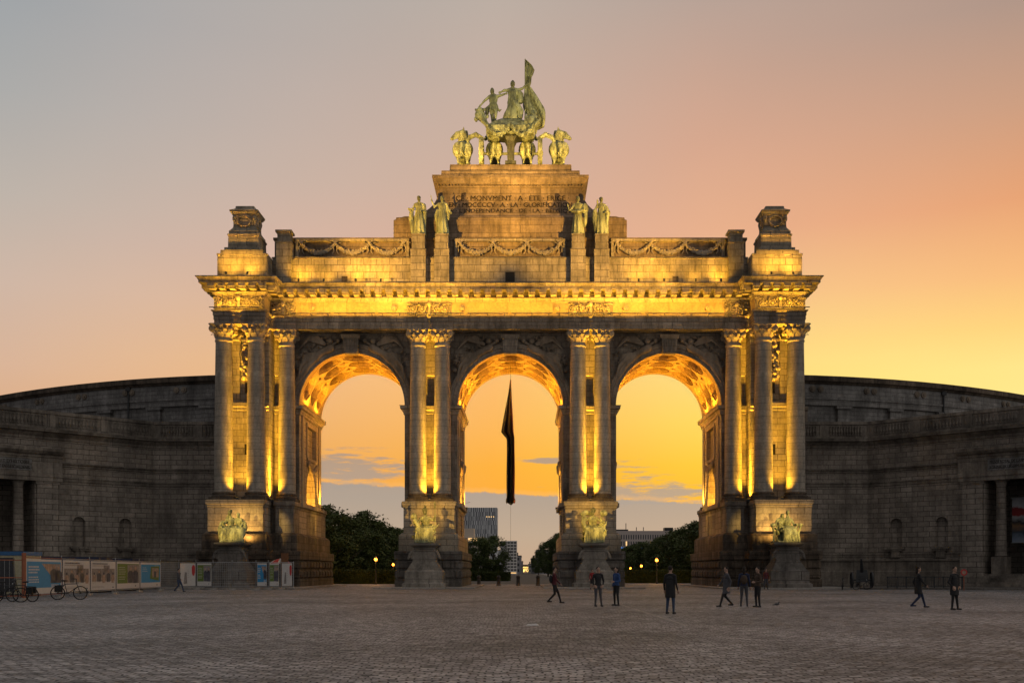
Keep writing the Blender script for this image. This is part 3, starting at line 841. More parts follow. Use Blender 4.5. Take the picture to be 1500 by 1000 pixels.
# ---- frieze carvings
def scroll(mb, cx, cy, cz, r, sg, y, tilt=0.0):
    pts, rad = [], []
    for i in range(20):
        th = sg*(i*0.5)+tilt; q = r*(1-i/23)
        pts.append((cx+q*math.cos(th), y-.06-0.14*i/20, cz+q*math.sin(th))); rad.append(0.085*(1-i/40))
    mb.tube(pts, rad, 5); mb.ell((cx, y-0.2, cz), 0.12, 7, 5)
def panel(cx, w, y, seed):
    rnd = random.Random(seed); mb = MB(); z0, z1 = 26.06, 27.3; zc = (z0+z1)/2
    g_ = MB(); g_.box(cx-w/2, cx+w/2, y-.02, y+.05, z0-.02, z1+.02); g_.build('panel_shade_ground', M['carve_dark'], arch)  # darker backing panel paints the shadow behind the scrolls
    mb.ell((cx, y-.2, zc+.42), (.22, .3, .28), 8, 6)
    mb.tube([(cx, y-.08, z0+.05), (cx, y-.14, zc+.2)], [.2, .13], 7)
    for q in (-1, 1):
        mb.tube([(cx+q*.1, y-.1, z0+.12), (cx+q*w*.18, y-.14, z0+.1), (cx+q*w*.33, y-.1, z0+.2), (cx+q*w*.47, y-.1, z0+.12)], [.11, .09, .08, .05], 6)
        for (fx, zz, rr) in ((.17, zc-.02, .38), (.36, zc-.1, .36)):
            scroll(mb, cx+q*w*fx, 0, zz, rr, q, y-.1, rnd.uniform(0, 3))
        for k in range(44):
            u = rnd.uniform(.05, .49)*w; zz = rnd.uniform(z0+.08, z1-.06)
            a = rnd.uniform(0, PI); l = rnd.uniform(.1, .24)
            mb.tube([(cx+q*(u-l*math.cos(a)), y-.04, zz-l*math.sin(a)), (cx+q*u, y-rnd.uniform(.16, .36), zz), (cx+q*(u+l*math.cos(a+.5)), y-.06, zz+l*math.sin(a+.5))], [.03, .075, .02], 5)
        for k in range(5): mb.ell((cx+q*w*(.42+.02*k), y-.1, z1-.12-k*.02), .09, 6, 4)
    mb.build('frieze_carving', M['carve'], arch, smooth=60)
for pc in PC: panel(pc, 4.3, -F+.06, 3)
for s in (-1, 1):
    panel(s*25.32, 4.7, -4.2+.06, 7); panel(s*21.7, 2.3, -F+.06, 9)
for xx in (-18.9, -11.1, -4.55, 4.55, 11.1, 18.9):
    mb = MB()
    mb.tube([(xx, -F+.05, 26.72), (xx, -F-.22, 26.72)], .27, 16); mb.tube([(xx, -F-.22, 26.72), (xx, -F-.3, 26.72)], .16, 12)
    mb.ell((xx, -F-.3, 26.72), .09, 8, 5)
    for k in range(10):
        a = 2*PI*k/10; mb.ell((xx+.2*math.cos(a), -F-.22, 26.72+.2*math.sin(a)), .065, 6, 4)
    mb.build('rosette', M['carve'], arch, smooth=40)

# ---- spandrel reliefs: reclining winged figures either side of every keystone
def relief(c, s):
    mb = MB(); y = -.22; rnd = random.Random(int(c*3+s*7))
    def P(u, v, d=0): return (c+s*u, y-d, v)
    def L(a, b, r0, r1): mb.limb(P(*a), P(*b), r0, r1, 8)
    L((2.0, 23.3), (3.1, 22.75), .42, .36); L((3.1, 22.75), (4.25, 22.0), .36, .32); L((4.25, 22.0), (5.0, 20.6), .3, .16)
    L((3.0, 22.7), (4.15, 21.6), .3, .24); L((4.15, 21.6), (5.15, 20.0), .24, .12)
    L((2.0, 23.5), (1.35, 23.95), .18, .12); L((2.0, 23.3), (1.6, 23.1), .15, .10); mb.ell(P(2.1, 23.95, .12), .29, 8, 6); mb.ell(P(1.3, 24.0, .1), .22, 8, 6)
    for k in range(11):
        a = k/10
        mb.tube([P(2.5, 23.6, .1), P(3.3+a*.9, 24.35-a*.3, .2), P(4.3+a*.8, 24.4-a*1.2, .05)], [.16, .15, .05], 5)
    for k in range(16):
        a = k/15
        mb.tube([P(3.0+a*1.1, 22.7-a*.7, .15), P(3.9+a*1.0, 22.7-a*1.2, .28), P(4.75+a*.5, 22.6-a*2.6, .08)], [.12, .15, .05], 5)
    for k in range(34):
        r = rnd.uniform(6.15, 7.6); t_ = rnd.uniform(.35, 1.25); u, v = r*math.cos(t_), 17.7+r*math.sin(t_)
        if u > 5.45 or v > 24.5: continue
        an = rnd.uniform(0, 3.1); l = rnd.uniform(.15, .35)
        mb.tube([P(u-l*math.cos(an), v-l*math.sin(an)), P(u, v, rnd.uniform(.15, .3)), P(u+l*math.cos(an), v+l*math.sin(an))], [.05, .13, .04], 5)
    mb.build('spandrel_relief', M['carve_dark'], arch, smooth=60)
for c in BC:
    for s in (-1, 1): relief(c, s)

# ---- attic
AL = [(-27.45, -3.85), (-22.8, -3.85), (-22.8, -1.6), (22.8, -1.6), (22.8, -3.85), (27.45, -3.85), (27.45, DEP+3.85), (22.8, DEP+3.85), (22.8, DEP+1.6), (-22.8, DEP+1.6), (-22.8, DEP+3.85), (-27.45, DEP+3.85)]
mb = MB(); mb.sweep([(-22.8, -1.6), (22.8, -1.6), (22.8, DEP+1.6), (-22.8, DEP+1.6)], [(0.0, 28.9), (0.0, 31.55), (0.08, 31.6), (0.08, 31.72), (0.0, 31.76)], closed=True, cap_top=True)
mb.build('attic_wall', M['attic'], arch)
mb = MB(); mb.box(-.45, .45, -1.615, -1.59, 29.02, 30.3); mb.build('attic_hatch', M['void'], arch)
mb = MB(); mb.box(-.6, -.45, -1.66, -1.6, 29.02, 30.45); mb.box(.45, .6, -1.66, -1.6, 29.02, 30.45); mb.box(-.6, .6, -1.67, -1.59, 30.3, 30.45); mb.build('hatch_frame', M['attic'], arch)
for s in (-1, 1):
    mb = MB(); mb.box(s*15.9-.28, s*15.9+.28, -1.62, -1.6, 29.02, 29.9); mb.build('attic_hatch', M['sooty'], arch)
# parapet: recessed panel with coping
mb = MB(); mb.sweep([(-22.8, -0.85), (22.8, -0.85), (22.8, DEP+.85), (-22.8, DEP+.85)], [(0.0, 31.7), (0.0, 33.55), (0.12, 33.6), (0.12, 33.82), (-.5, 33.86)], closed=True, cap_top=True)
mb.build('parapet', M['pyramid'], arch)
# deep frame around swag panels
for (a, b) in ((-20.7, -9.75), (-5.35, 5.35), (9.75, 20.7)):
    mb = MB(); mb.box(a, b, -1.25, -.84, 33.42, 33.66); mb.box(a-.0, a+.25, -1.2, -.84, 31.76, 33.42); mb.box(b-.25, b, -1.2, -.84, 31.76, 33.42)
    mb.build('panel_frame', M['attic'], arch)
    n = 3; w_ = (b-a-1.0)/n; rnd = random.Random(3)
    for k in range(n):
        x0 = a+.5+k*w_; mb = MB()
        m = 34
        for i in range(m+1):
            f = i/m; xx = x0+w_*f; zz = 33.3-1.0*(1-(2*f-1)**2)**.8; thick = .1+.13*math.sin(PI*f)
            for q in range(4): mb.ell((xx+rnd.uniform(-.08, .08), -1.08-rnd.uniform(0, .16), zz+rnd.uniform(-thick, thick)), rnd.uniform(.07, .12), 5, 4)
        mb.tube([(x0+w_*i/12, -1.05, 33.3-1.0*(1-(2*i/12-1)**2)**.8) for i in range(13)], [.1+.12*math.sin(PI*i/12) for i in range(13)], 7)
        mb.build('garland', M['carve'], arch, smooth=60)
    for k in range(n+1):
        x0 = a+.5+k*w_; mb = MB()
        mb.ell((x0, -1.15, 33.3), (.2, .15, .16), 7, 5)
        for q in (-1, 1):
            mb.tube([(x0, -1.15, 33.3), (x0+q*.35, -1.18, 33.5), (x0+q*.6, -1.12, 33.3), (x0+q*.3, -1.12, 33.2)], [.07, .1, .08, .04], 5)
            mb.tube([(x0, -1.1, 33.2), (x0+q*.2, -1.12, 32.8), (x0+q*.12, -1.1, 32.5), (x0+q*.3, -1.08, 32.2)], [.07, .08, .06, .03], 5)
        mb.build('ribbon_bow', M['carve'], arch, smooth=60)
# attic pilasters with statue blocks
SX = [PC[0]-1.05, PC[0]+1.2, PC[1]-1.2, PC[1]+1.05]
for xx in SX:
    mb = MB(); mb.sweep([(xx-.72, -2.25), (xx+.72, -2.25), (xx+.72, -.8), (xx-.72, -.8)], [(0.03, 28.95), (.03, 29.1), (0, 29.15), (0, 32.2), (.04, 32.24), (.04, 32.34), (-.08, 32.4), (-.1, 32.5), (-.1, 33.66), (-.06, 33.7), (-.06, 33.82)], closed=True, cap_top=True)
    mb.build('statue_block', M['attic'], arch)
for s in (-1, 1):
    mb = MB(); xx = s*21.65
    mb.sweep([(xx-.72, -2.1), (xx+.72, -2.1), (xx+.72, -.8), (xx-.72, -.8)], [(0.03, 28.95), (0, 29.15), (0, 32.9), (.05, 32.95), (.05, 33.1), (-.1, 33.15), (-.1, 33.95), (.06, 34.0), (.06, 34.2), (-.2, 34.28)], closed=True, cap_top=True)
    mb.build('attic_pilaster', M['attic'], arch)
    # pavilion attic block and crowning pier
    a, b = sorted((s*22.8, s*27.45)); cx = (a+b)/2
    mb = MB(); mb.sweep([(a, -3.85), (b, -3.85), (b, DEP+3.85), (a, DEP+3.85)], [(0.06, 28.9), (.06, 29.2), (0, 29.25), (0, 31.2), (.05, 31.25), (.05, 31.4)], closed=True, cap_top=True)
    mb.build('pavilion_attic', M['attic'], arch)
    q = s*25.15
    for yc in (-1.9,):
        def sq(h): return [(q-h, yc-h), (q+h, yc-h), (q+h, yc+h), (q-h, yc+h)]
        mb = MB(); mb.sweep(sq(1.0), [(1.0, 31.4), (1.0, 31.72), (.72, 31.76), (.72, 32.05), (.45, 32.1), (.42, 33.2), (.5, 33.26), (.5, 33.4)], closed=True, cap_top=True)
        mb.build('crowning_pier', M['attic'], arch)
        mb = MB(); mb.sweep(sq(1.0), [(.38, 33.4), (.38, 33.7), (.3, 33.8), (.22, 33.9), (.08, 34.1), (.05, 34.3), (.05, 35.25), (.18, 35.35), (.34, 35.6), (.36, 35.72), (.02, 35.9), (-.1, 36.0), (-.12, 36.2), (-.2, 36.25)], closed=True, cap_top=True)
        # wreath on each face
        for i in range(26):
            a_ = 2*PI*i/26; mb.ell((q+.58*math.cos(a_), yc-1.1, 34.75+.5*math.sin(a_)), .15, 6, 5)
            mb.ell((q-s*1.08, yc+.55*math.cos(a_), 34.75+.5*math.sin(a_)), .15, 6, 5)
        for sx in (-1, 1):
            mb.ell((q+sx*.95, yc-1.0, 35.0), (.22, .25, .35), 8, 6); mb.ell((q+sx*.95, yc+1.0, 35.0), (.22, .25, .35), 8, 6)
        mb.build('wreath_pier', M['attic'], arch)
# ---- great central pedestal
YC = DEP/2
def ring4(hx, yf, z): return [(-hx, yf, z), (hx, yf, z), (hx, 2*YC-yf, z), (-hx, 2*YC-yf, z)]
mb = MB()
mb.rings([ring4(*p) for p in ((11.35, -.35, 33.8), (11.35, -.35, 35.72), (11.15, -.3, 35.8), (11.1, -.28, 36.0), (10.6, -.2, 36.05), (10.3, -.1, 36.18), (9.6, 0.1, 36.25), (9.1, .35, 36.45), (8.5, .65, 36.85), (8.0, .95, 37.3), (7.6, 1.2, 37.8), (7.35, 1.36, 38.3), (7.2, 1.46, 38.7), (7.12, 1.5, 39.0), (7.12, 1.5, 39.5))], True)
mb.build('quadriga_pedestal', M['pyramid'], arch)
mb = MB()
mb.rings([ring4(*p) for p in ((7.12, 1.5, 39.5), (7.2, 1.42, 39.55), (7.25, 1.38, 39.75), (7.42, 1.2, 39.9), (7.62, 1.0, 40.25), (7.72, .9, 40.35), (7.72, .9, 40.62), (6.9, 1.6, 40.66), (6.85, 1.6, 41.3), (6.1, 2.2, 41.34), (6.05, 2.2, 42.12), (6.0, 2.25, 42.16))], True, False, True)
for k in range(46):
    mb.ell((-7.1+k*14.2/45, 1.25, 39.72), (.1, .08, .08), 5, 4)
mb.build('pedestal_cornice', M['pyramid'], arch)
# inscription, three lines cut in the sloping face
for (s_, zz, w_) in (('· CE · MONVMENT · A · ETE · ERIGE ·', 38.2, 11.6), ('EN · MDCCCCV · A · LA · GLORIFICATION', 37.48, 12.2), ('DE · L\'INDEPENDANCE · DE · LA · BELGIQVE', 36.78, 12.7)):
    lv = [(36.45, .35), (36.85, .65), (37.3, .95), (37.8, 1.2), (38.3, 1.36), (38.7, 1.46), (39.0, 1.5)]
    def yf(zq):
        for (za, ya), (zb, yb) in zip(lv, lv[1:]):
            if za <= zq <= zb: return ya+(yb-ya)*(zq-za)/(zb-za)
        return 1.5
    y0, y1 = yf(zz), yf(zz+.5); th = math.atan2(y1-y0, .5)
    mtx = Matrix.Translation((0, y0-.035, zz)) @ Matrix.Rotation(PI/2-th, 4, 'X')
    text_mesh('inscription', s_, .80, M['letters'], arch, mtx, .012, w_)

# ---- floodlights on the building
def uplight(x, y, z, dx=0, e=900, spot=46, aimz=24.5, ay=None, col=(1.0, .50, .03)):
    loc = (x, y, z); aim = (x+dx, (ay if ay is not None else y+.35), aimz)
    lamp_body(loc, aim, .24)
    amber('flood_lamp', 'SPOT', (loc[0], loc[1], loc[2]+.08), aim, e, spot=spot, blend=.9, col=col)
AMB = (1.0, .56, .10)
def colwash(x, y, ay):
    uplight(x, y, 8.5, 0, 2200, 100, ay=ay+.25, aimz=16)
    amber('flood_lamp', 'SPOT', (x, y-.1, 8.6), (x, ay+.1, 17), 15000, spot=34, blend=1)
    amber('flood_lamp', 'SPOT', (x, y-.15, 8.65), (x, ay, 23), 70000, spot=17, blend=1)
for pc in PC: colwash(pc, -2.0, -1.15)
for s in (-1, 1):
    colwash(s*25.47, -4.25, -3.25); colwash(s*22.72, -2.35, -1.25)
# strips along the architrave ledge light the frieze and the modillions
def strip(x0, x1, y, z, dy, dz, e, dirx=0):
    n = max(1, round(abs(x1-x0)/4.4))
    for k in range(n):
        a = x0+(x1-x0)*k/n; b = x0+(x1-x0)*(k+1)/n; c = (a+b)/2
        mb = MB(); mb.box(a+.15, b-.15, y-.04, y+.04, z-.10, z-.03)
        for q in (a+.5, c, b-.5): mb.box(q-.03, q+.03, y+.04, y+1.05, z-.09, z-.05)
        f = mb.build('floodlight', M['plinth'], arch)
        amber('strip_lamp', 'AREA', (c, y, z), (c+dirx, y+dy, z+dz), e*abs(b-a)/4.4, size=abs(b-a)*.92, sy=.1)
strip(-21.0, 21.0, -F-1.2, 26.03, .3, 1.4, 300)
for s in (-1, 1):
    a, b = sorted((s*22.9, s*27.9)); strip(a, b, -4.2-1.2, 26.03, .3, 1.4, 300)
# attic wall: scattered lamps standing on the cornice
for s in (-1, 1):
    for xx, e in ((20.0, 420), (17.6, 260), (14.6, 340), (12.2, 240)):
        loc = (s*xx, -3.0, 29.25); lamp_body(loc, (s*xx, -1.2, 31.6), .15); amber('flood_lamp', 'SPOT', (loc[0], loc[1], loc[2]+.1), (s*xx, -1.5, 31.2), e*1.9, spot=125, blend=1.0, col=(1.0, .50, .03))
    for xx in (24.2, 26.2):
        loc = (s*xx, -5.3, 29.25); lamp_body(loc, (s*xx, -3.8, 31.0), .15); amber('flood_lamp', 'SPOT', (loc[0], loc[1], loc[2]+.1), (s*xx, -3.9, 31.2), 900, spot=125, blend=1.0, col=(1.0, .50, .045))
# vaults: lamps on the impost ledge
for c in BC:
    for s in (-1, 1):
        for yy in (3.0, 7.6):
            loc = (c+s*(AR-.3), yy, SPR+.2)
            mb = MB(); mb.box(loc[0]-.12, loc[0]+.12, yy-.8, yy+.8, SPR+.04, SPR+.16); mb.build('floodlight', M['metal'], arch)
            L = amber('vault_lamp', 'AREA', loc, (c-s*1.2, yy, SPR+5.0), 1000, size=1.6, sy=.2, col=(1.0, .40, .025))
        # narrow lamps washing the rear pilasters of the passage and the niche
        loc = (c+s*(AR-.35), 9.2, 8.45); lamp_body(loc, (c+s*(AR-.1), 9.3, 14), .18)
        amber('flood_lamp', 'SPOT', (loc[0], loc[1], loc[2]+.06), (c+s*(AR-.02), 9.3, 12), 7000, spot=70, blend=1.0, col=(1.0, .44, .04))
        loc = (c+s*(AR+.55), 5.35, 8.6); lamp_body(loc, (c+s*(AR+.9), 5.35, 11), .18)
        amber('niche_lamp', 'POINT', (loc[0], loc[1], loc[2]+.15), (0, 0, 0), 900, col=(1.0, .45, .04))
for s in (-1, 1):
    loc = (s*25.15, -3.6, 31.55); lamp_body(loc, (s*25.15, -2.9, 34), .2); amber('flood_lamp', 'SPOT', (loc[0], loc[1], loc[2]+.1), (s*25.15, -2.7, 34.5), 900, spot=80, blend=1.0)
# pedestal groups: lamps on the statue plinths
for s, xx, yb, yf in ((-1, -25.0, -4.75, -7.4), (1, 25.0, -4.75, -7.4)):
    for q in (-1, 1):
        loc = (xx+q*.75, -5.95, 4.35); lamp_body(loc, (xx+q*.9, -4.8, 5.9), .18)
        amber('flood_lamp', 'SPOT', (loc[0], loc[1], loc[2]+.1), (xx+q*1.0, -4.8, 6.1), 520, spot=150, blend=1.0, col=(1.0, .55, .12))
# the pair of long range projectors that wash the statues, the great pedestal and the quadriga; masts unseen, wide arch front fill added
for s in (-1, 1):
    loc = (s*46, -62, 9.5); aim = (s*5.5, 0, 36.8)
    mb = MB(); mb.tube([(0, 0, 0), (0, 0, 9.2)], [.14, .09], 8); mb.box(-.4, .4, -.12, .12, 9.0, 9.15)
    t_ = thing('floodlight_mast', ('unseen steel mast with a projector left of the square' if s < 0 else 'unseen steel mast with a projector right of the square'), 'lighting mast', (loc[0], loc[1], 0))
    mb.build('mast', M['galv'], t_)
    mb = MB(); mb.box(-.3, .3, -.2, .2, 9.2, 9.8); mb.build('projector_housing', M['metal'], t_)
    for aim_, e_, sp_, bl_, c_ in (((s*7.0, 0, 35.7), 560000, 13.8, .5, (1.0, .53, .08)), ((s*25, -7.1, 5.9), 190000, 4.5, .7, (1.0, .62, .14)),
                                   ((PC[0], -4.4, 6.7), 230000, 4.2, .5, (1.0, .56, .09)), ((PC[1], -4.4, 6.7), 230000, 4.2, .5, (1.0, .56, .09)),
                                   ((0, 3, 46.5), 150000, 9.5, .6, (1.0, .72, .28)), ((s*2, 0, 25), 15000, 34, .8, (1.0, .80, .58))):  # last entry: neutral fill added to brighten the whole arch front
        amber('projector_and_fill_lamp', 'SPOT', (loc[0]-s*.5, loc[1]+.6, 9.6), aim_, e_, spot=sp_, blend=bl_, col=c_, parent=t_).location = V3((-s*.5, .6, 9.6))
# ------------------------------------------------------------------ sculpture
V3 = Vector
def human(mb, J, k=1.0, robe=False, female=False, hands=True, n=10):
    """J: joints in metres for a 1.8 m figure; k scales thickness"""
    g = lambda a: V3(J[a])
    L = lambda a, b, r0, r1: mb.limb(a, b, r0*k, r1*k, n)
    hd, nk, ch, pv = g('head'), g('neck'), g('chest'), g('pelvis')
    up = (hd-nk).normalized()
    mb.ell(hd, (.078*k, .095*k, .115*k), 12, 9)
    L(nk-up*.03, hd-up*.06, .058, .052)
    sl, sr = g('sl'), g('sr')
    L(sl, nk, .065, .06); L(sr, nk, .065, .06)
    mid = (ch+pv)/2
    ax = (sl-sr).normalized()
    for f, rx, ry in ((0, .165, .115), (.28, .155, .108), (.55, .135, .10), (.8, .145, .108), (1, .165, .12)):
        c = ch.lerp(pv, f); q = Matrix((ax, V3((0, 0, 1)).cross(ax).normalized(), V3((0, 0, 1)))).transposed()
        mb.ell(c, (rx*k, ry*k, .14*k), n+2, 8, q)
    for s in ('l', 'r'):
        L(g('s'+s), g('e'+s), .056, .044); L(g('e'+s), g('h'+s), .043, .03)
        hdv = (g('h'+s)-g('e'+s)).normalized(); hp = g('h'+s)+hdv*.05
        mb.ell(hp, (.042*k, .026*k, .05*k), 8, 6)
        if hands:
            sd = hdv.cross(V3((0, 1, 0)));  sd = sd.normalized() if sd.length > .1 else V3((1, 0, 0))
            for q, ln in ((-.028, .062), (-.010, .075), (.009, .07), (.026, .055)):
                a = hp+sd*q*k+hdv*.03; b = a+hdv*ln*.55*k; c = b+(hdv*.45+V3((0, -.3, 0)))*ln*.7*k
                mb.tube([a, b, c], [.0105*k, .0098*k, .008*k], 6)
            a = hp-sd*.03*k; mb.tube([a, a-sd*.025*k+hdv*.03*k, a-sd*.02*k+hdv*.055*k], [.013*k, .012*k, .009*k], 6)
        hip = pv+ax*(.09*k if s == 'l' else -.09*k)-V3((0, 0, .05*k))
        L(hip, g('k'+s), .095, .062); L(g('k'+s), g('f'+s), .06, .04)
        f = g('f'+s); t = V3(J.get('t'+s, (f.x, f.y-.16, f.z-.04)))
        mb.limb(f-V3((0, -.03, .035)), t, .043*k, .034*k, 8)
    return mb
def pose(**kw):
    J = dict(head=(0, -.01, 1.68), neck=(0, .01, 1.50), chest=(0, 0, 1.32), pelvis=(0, 0, .98), sl=(.18, 0, 1.42), sr=(-.18, 0, 1.42),
             el=(.24, .02, 1.13), er=(-.24, .02, 1.13), hl=(.26, -.06, .90), hr=(-.26, -.06, .90),
             kl=(.11, -.02, .52), kr=(-.11, -.02, .52), fl=(.12, .02, .09), fr=(-.12, .02, .09))
    J.update(kw); return J
def skirt(mb, c, z0, z1, r0, r1, n=9, amp=.1, sx=1.0, sy=.8, seed=0, lean=(0, 0)):
    rg = []
    for j in range(9):
        f = j/8; z = z0+(z1-z0)*f; r = r0+(r1-r0)*f**1.3
        ring = []
        for k in range(44):
            t = 2*PI*k/44
            q = r*(1+amp*(1-f*.6)*(math.sin(n*t+seed+f*1.5)+.5*math.sin((n*2+1)*t+seed*2)))
            ring.append((c[0]+q*sx*math.cos(t)+lean[0]*(1-f), c[1]+q*sy*math.sin(t)+lean[1]*(1-f), z))
        rg.append(ring)
    mb.rings(rg, True, True, True)
def folds(mb, pts, rad, n=7): mb.tube(pts, rad, n); [mb.ell(p, r, 6, 5) for p, r in zip(pts, rad)]
def statue(name, label, J, extra, loc, h, voxel=.014, robe=True, rz=0.0, seed=0, group=None, base=True, amp=.1):
    mb = MB(); human(mb, J, 1.12, hands=False)
    if robe:
        skirt(mb, (0, 0), .03, 1.12, .30, .155, amp=amp, seed=seed)
        skirt(mb, (0, 0), 1.0, 1.45, .17, .16, n=7, amp=.06, seed=seed+1, sy=.72)
    extra(mb)
    me = fuse(mb, voxel, 1, .013, 8.0, seed)
    s = h/1.8
    t = thing(name, label, 'statue', loc, rz, group)
    link_mesh('figure', me, M['bronze'], t, (0, 0, .08*s), 0, (s, s, s))
    if base:
        b = MB(); b.lathe([(.36*s, 0), (.36*s, .06*s), (.33*s, .085*s)], (0, 0, 0), 20); b.build('base', M['bronze'], t)
    return t
def ex1(mb):   # man with a bundle held to his right, cloak down that side
    folds(mb, [(-.34, -.1, 1.05), (-.36, -.08, .7), (-.30, -.05, .35), (-.26, 0, .06)], [.10, .12, .11, .12])
    folds(mb, [(.24, .05, 1.4), (.28, .08, 1.0), (.25, .08, .5), (.2, .05, .1)], [.09, .1, .1, .1])
    for k in range(9): mb.tube([(-.42+.03*k, -.15, 1.08), (-.52+.035*k, -.2, 1.16+.02*(k % 3))], [.03, .015], 6)
    mb.ell((0, 0, 1.76), (.095, .105, .07), 10, 6)
statue('statue', 'bronze robed statue on the outermost block left of the inscription, bundle held at hip', pose(head=(0, -.02, 1.68), er=(-.3, -.06, 1.15), hr=(-.36, -.18, 1.08), el=(.27, .02, 1.14), hl=(.12, -.18, 1.05)), ex1, (SX[0], -1.45, 33.8), 3.65, group=None, seed=1)
def ex2(mb):
    folds(mb, [(-.2, -.05, 1.1), (-.26, -.05, .9), (-.22, -.02, .5), (-.15, 0, .1)], [.1, .12, .1, .1])
    folds(mb, [(.2, 0, 1.42), (.26, .06, 1.2), (.30, .04, .95), (.30, .02, .7)], [.07, .1, .09, .05])
    mb.ell((0, .02, 1.77), (.1, .12, .06), 10, 6); mb.tube([(-.50, -.08, 1.62), (-.54, -.08, 1.84)], [.02, .02], 6)
statue('statue', 'bronze robed statue with one arm raised, on the inner block left of the inscription', pose(er=(-.36, -.06, 1.28), hr=(-.48, -.08, 1.55), el=(.33, .03, 1.18), hl=(.42, -.12, 1.0)), ex2, (SX[1], -1.45, 33.8), 3.65, seed=2)
def ex3(mb):
    mb.ell((.34, -.06, 1.22), (.17, .08, .26), 12, 8); folds(mb, [(.38, -.05, 1.0), (.36, -.02, .6), (.34, 0, .4)], [.09, .1, .05])
    folds(mb, [(-.3, -.12, 1.08), (0, -.2, 1.02), (.28, -.14, 1.12)], [.06, .1, .07]); mb.ell((0, .02, 1.77), (.09, .11, .07), 10, 6)
    mb.tube([(-.44, -.1, 1.2), (-.5, -.12, 1.42)], [.03, .04], 6)
statue('statue', 'bronze robed statue holding a shield at shoulder height, inner block right of the inscription', pose(er=(-.33, -.08, 1.16), hr=(-.4, -.16, 1.12), el=(.3, -.02, 1.2), hl=(.3, -.16, 1.18)), ex3, (SX[2], -1.45, 33.8), 3.6, seed=3)
def ex4(mb):
    folds(mb, [(-.3, -.04, 1.15), (-.33, 0, .8), (-.27, 0, .4), (-.2, 0, .08)], [.1, .13, .12, .12])
    folds(mb, [(.22, 0, 1.3), (.32, -.05, 1.05), (.26, -.05, .6), (.28, 0, .1)], [.12, .13, .09, .1]); mb.ell((0, .03, 1.75), (.1, .12, .09), 10, 6)
    mb.ell((-.18, 0, 1.6), (.05, .06, .12), 8, 6)
statue('statue', 'bronze heavily draped statue with cloak over arm, outermost block right of the inscription', pose(er=(-.3, -.03, 1.18), hr=(-.34, -.14, 1.1), el=(.32, -.02, 1.17), hl=(.2, -.2, 1.02)), ex4, (SX[3], -1.45, 33.8), 3.55, seed=4)

# seated groups on plinths
def plinth(x, y, low):
    mb = MB()
    def sq(h): return [(-h, -h), (h, -h), (h, h*1.2), (-h, h*1.2)]
    mb.sweep(sq(1.0), [(.95, .12), (.95, .45), (.75, .55), (.72, .6), (.72, 1.55), (.66, 1.6), (.5, 1.75), (.32, 2.1), (.16, 2.35), (.08, 2.45), (.06, 2.6), (.06, 3.4), (.12, 3.46), (.12, 3.55), (-.02, 3.6), (.0, 3.75), (.22, 3.9), (.34, 3.98), (.34, 4.15), (-.1, 4.2)], closed=True, cap_top=True)
    for q in (-1, 1):
        for k in range(7): mb.ell((q*(1.1+.06*math.sin(k)), -1.0, 2.75+k*.11), (.12, .14, .1), 6, 5)
        mb.tube([(q*1.1, -1.1, 3.4), (q*1.3, -1.15, 3.2), (q*1.4, -1.1, 2.85), (q*1.5, -1.05, 2.65)], [.14, .12, .14, .06], 7)
    o = mb.build('statue_plinth', M['plinth' if abs(x) < 12 else 'base'], arch, loc=(x, y, 0)); return o
def seated(dx=0, dy=0, t=0, **kw):
    J = dict(head=(0, -.06, 1.32), neck=(0, -.02, 1.15), chest=(0, 0, .98), pelvis=(0, .04, .60), sl=(.19, 0, 1.07), sr=(-.19, 0, 1.07), el=(.3, -.08, .82), er=(-.3, -.08, .82),
             hl=(.28, -.34, .74), hr=(-.28, -.34, .74), kl=(.16, -.42, .56), kr=(-.16, -.42, .56), fl=(.15, -.40, .12), fr=(-.15, -.40, .12))
    J.update(kw); c, s = math.cos(t), math.sin(t)
    return {k: (dx+v[0]*c-v[1]*s, dy+v[0]*s+v[1]*c, v[2]) for k, v in J.items()}
def group(label, loc, build, h, seed):
    mb = MB(); build(mb); me = fuse(mb, .013, 1, .016, 9.0, seed)
    t = thing('seated_statue', label, 'statue', loc, 0)
    link_mesh('figure', me, M['bronze'], t, (0, 0, 0), 0, (h, h, h)); return t
def throne(mb, w=.34):
    w *= .75
    mb.box(-w, w, -.02, .34, .02, .52); mb.box(-w, w, .26, .36, .5, .85)
    mb.box(-w-.12, w+.12, -.6, .45, 0, .05)
    rnd = random.Random(int(w*100))
    for k in range(16):
        q = -1 if k % 2 else 1; x0, z0 = q*rnd.uniform(.25, .45), rnd.uniform(.05, .8)
        mb.tube([(x0, -.05-rnd.uniform(0, .3), z0), (x0+q*rnd.uniform(.04, .12), -.2-rnd.uniform(0, .2), z0+rnd.uniform(.05, .16)), (x0+q*rnd.uniform(.1, .2), -.2, z0+rnd.uniform(.1, .26))], [.05, .045, .012], 6)
def drape(mb, dx, dy, seed=0, w=.26):
    for k in range(9):
        u = dx-w+2*w*k/8
        mb.tube([(u*.7+dx*.3, dy-.02, .75), (u, dy-.38, .60), (u*1.05-dx*.05, dy-.5, .35+.03*math.sin(k*2+seed)), (u*1.15-dx*.15, dy-.48, .04)], [.06, .085, .06+.015*math.sin(k*3), .075], 7)
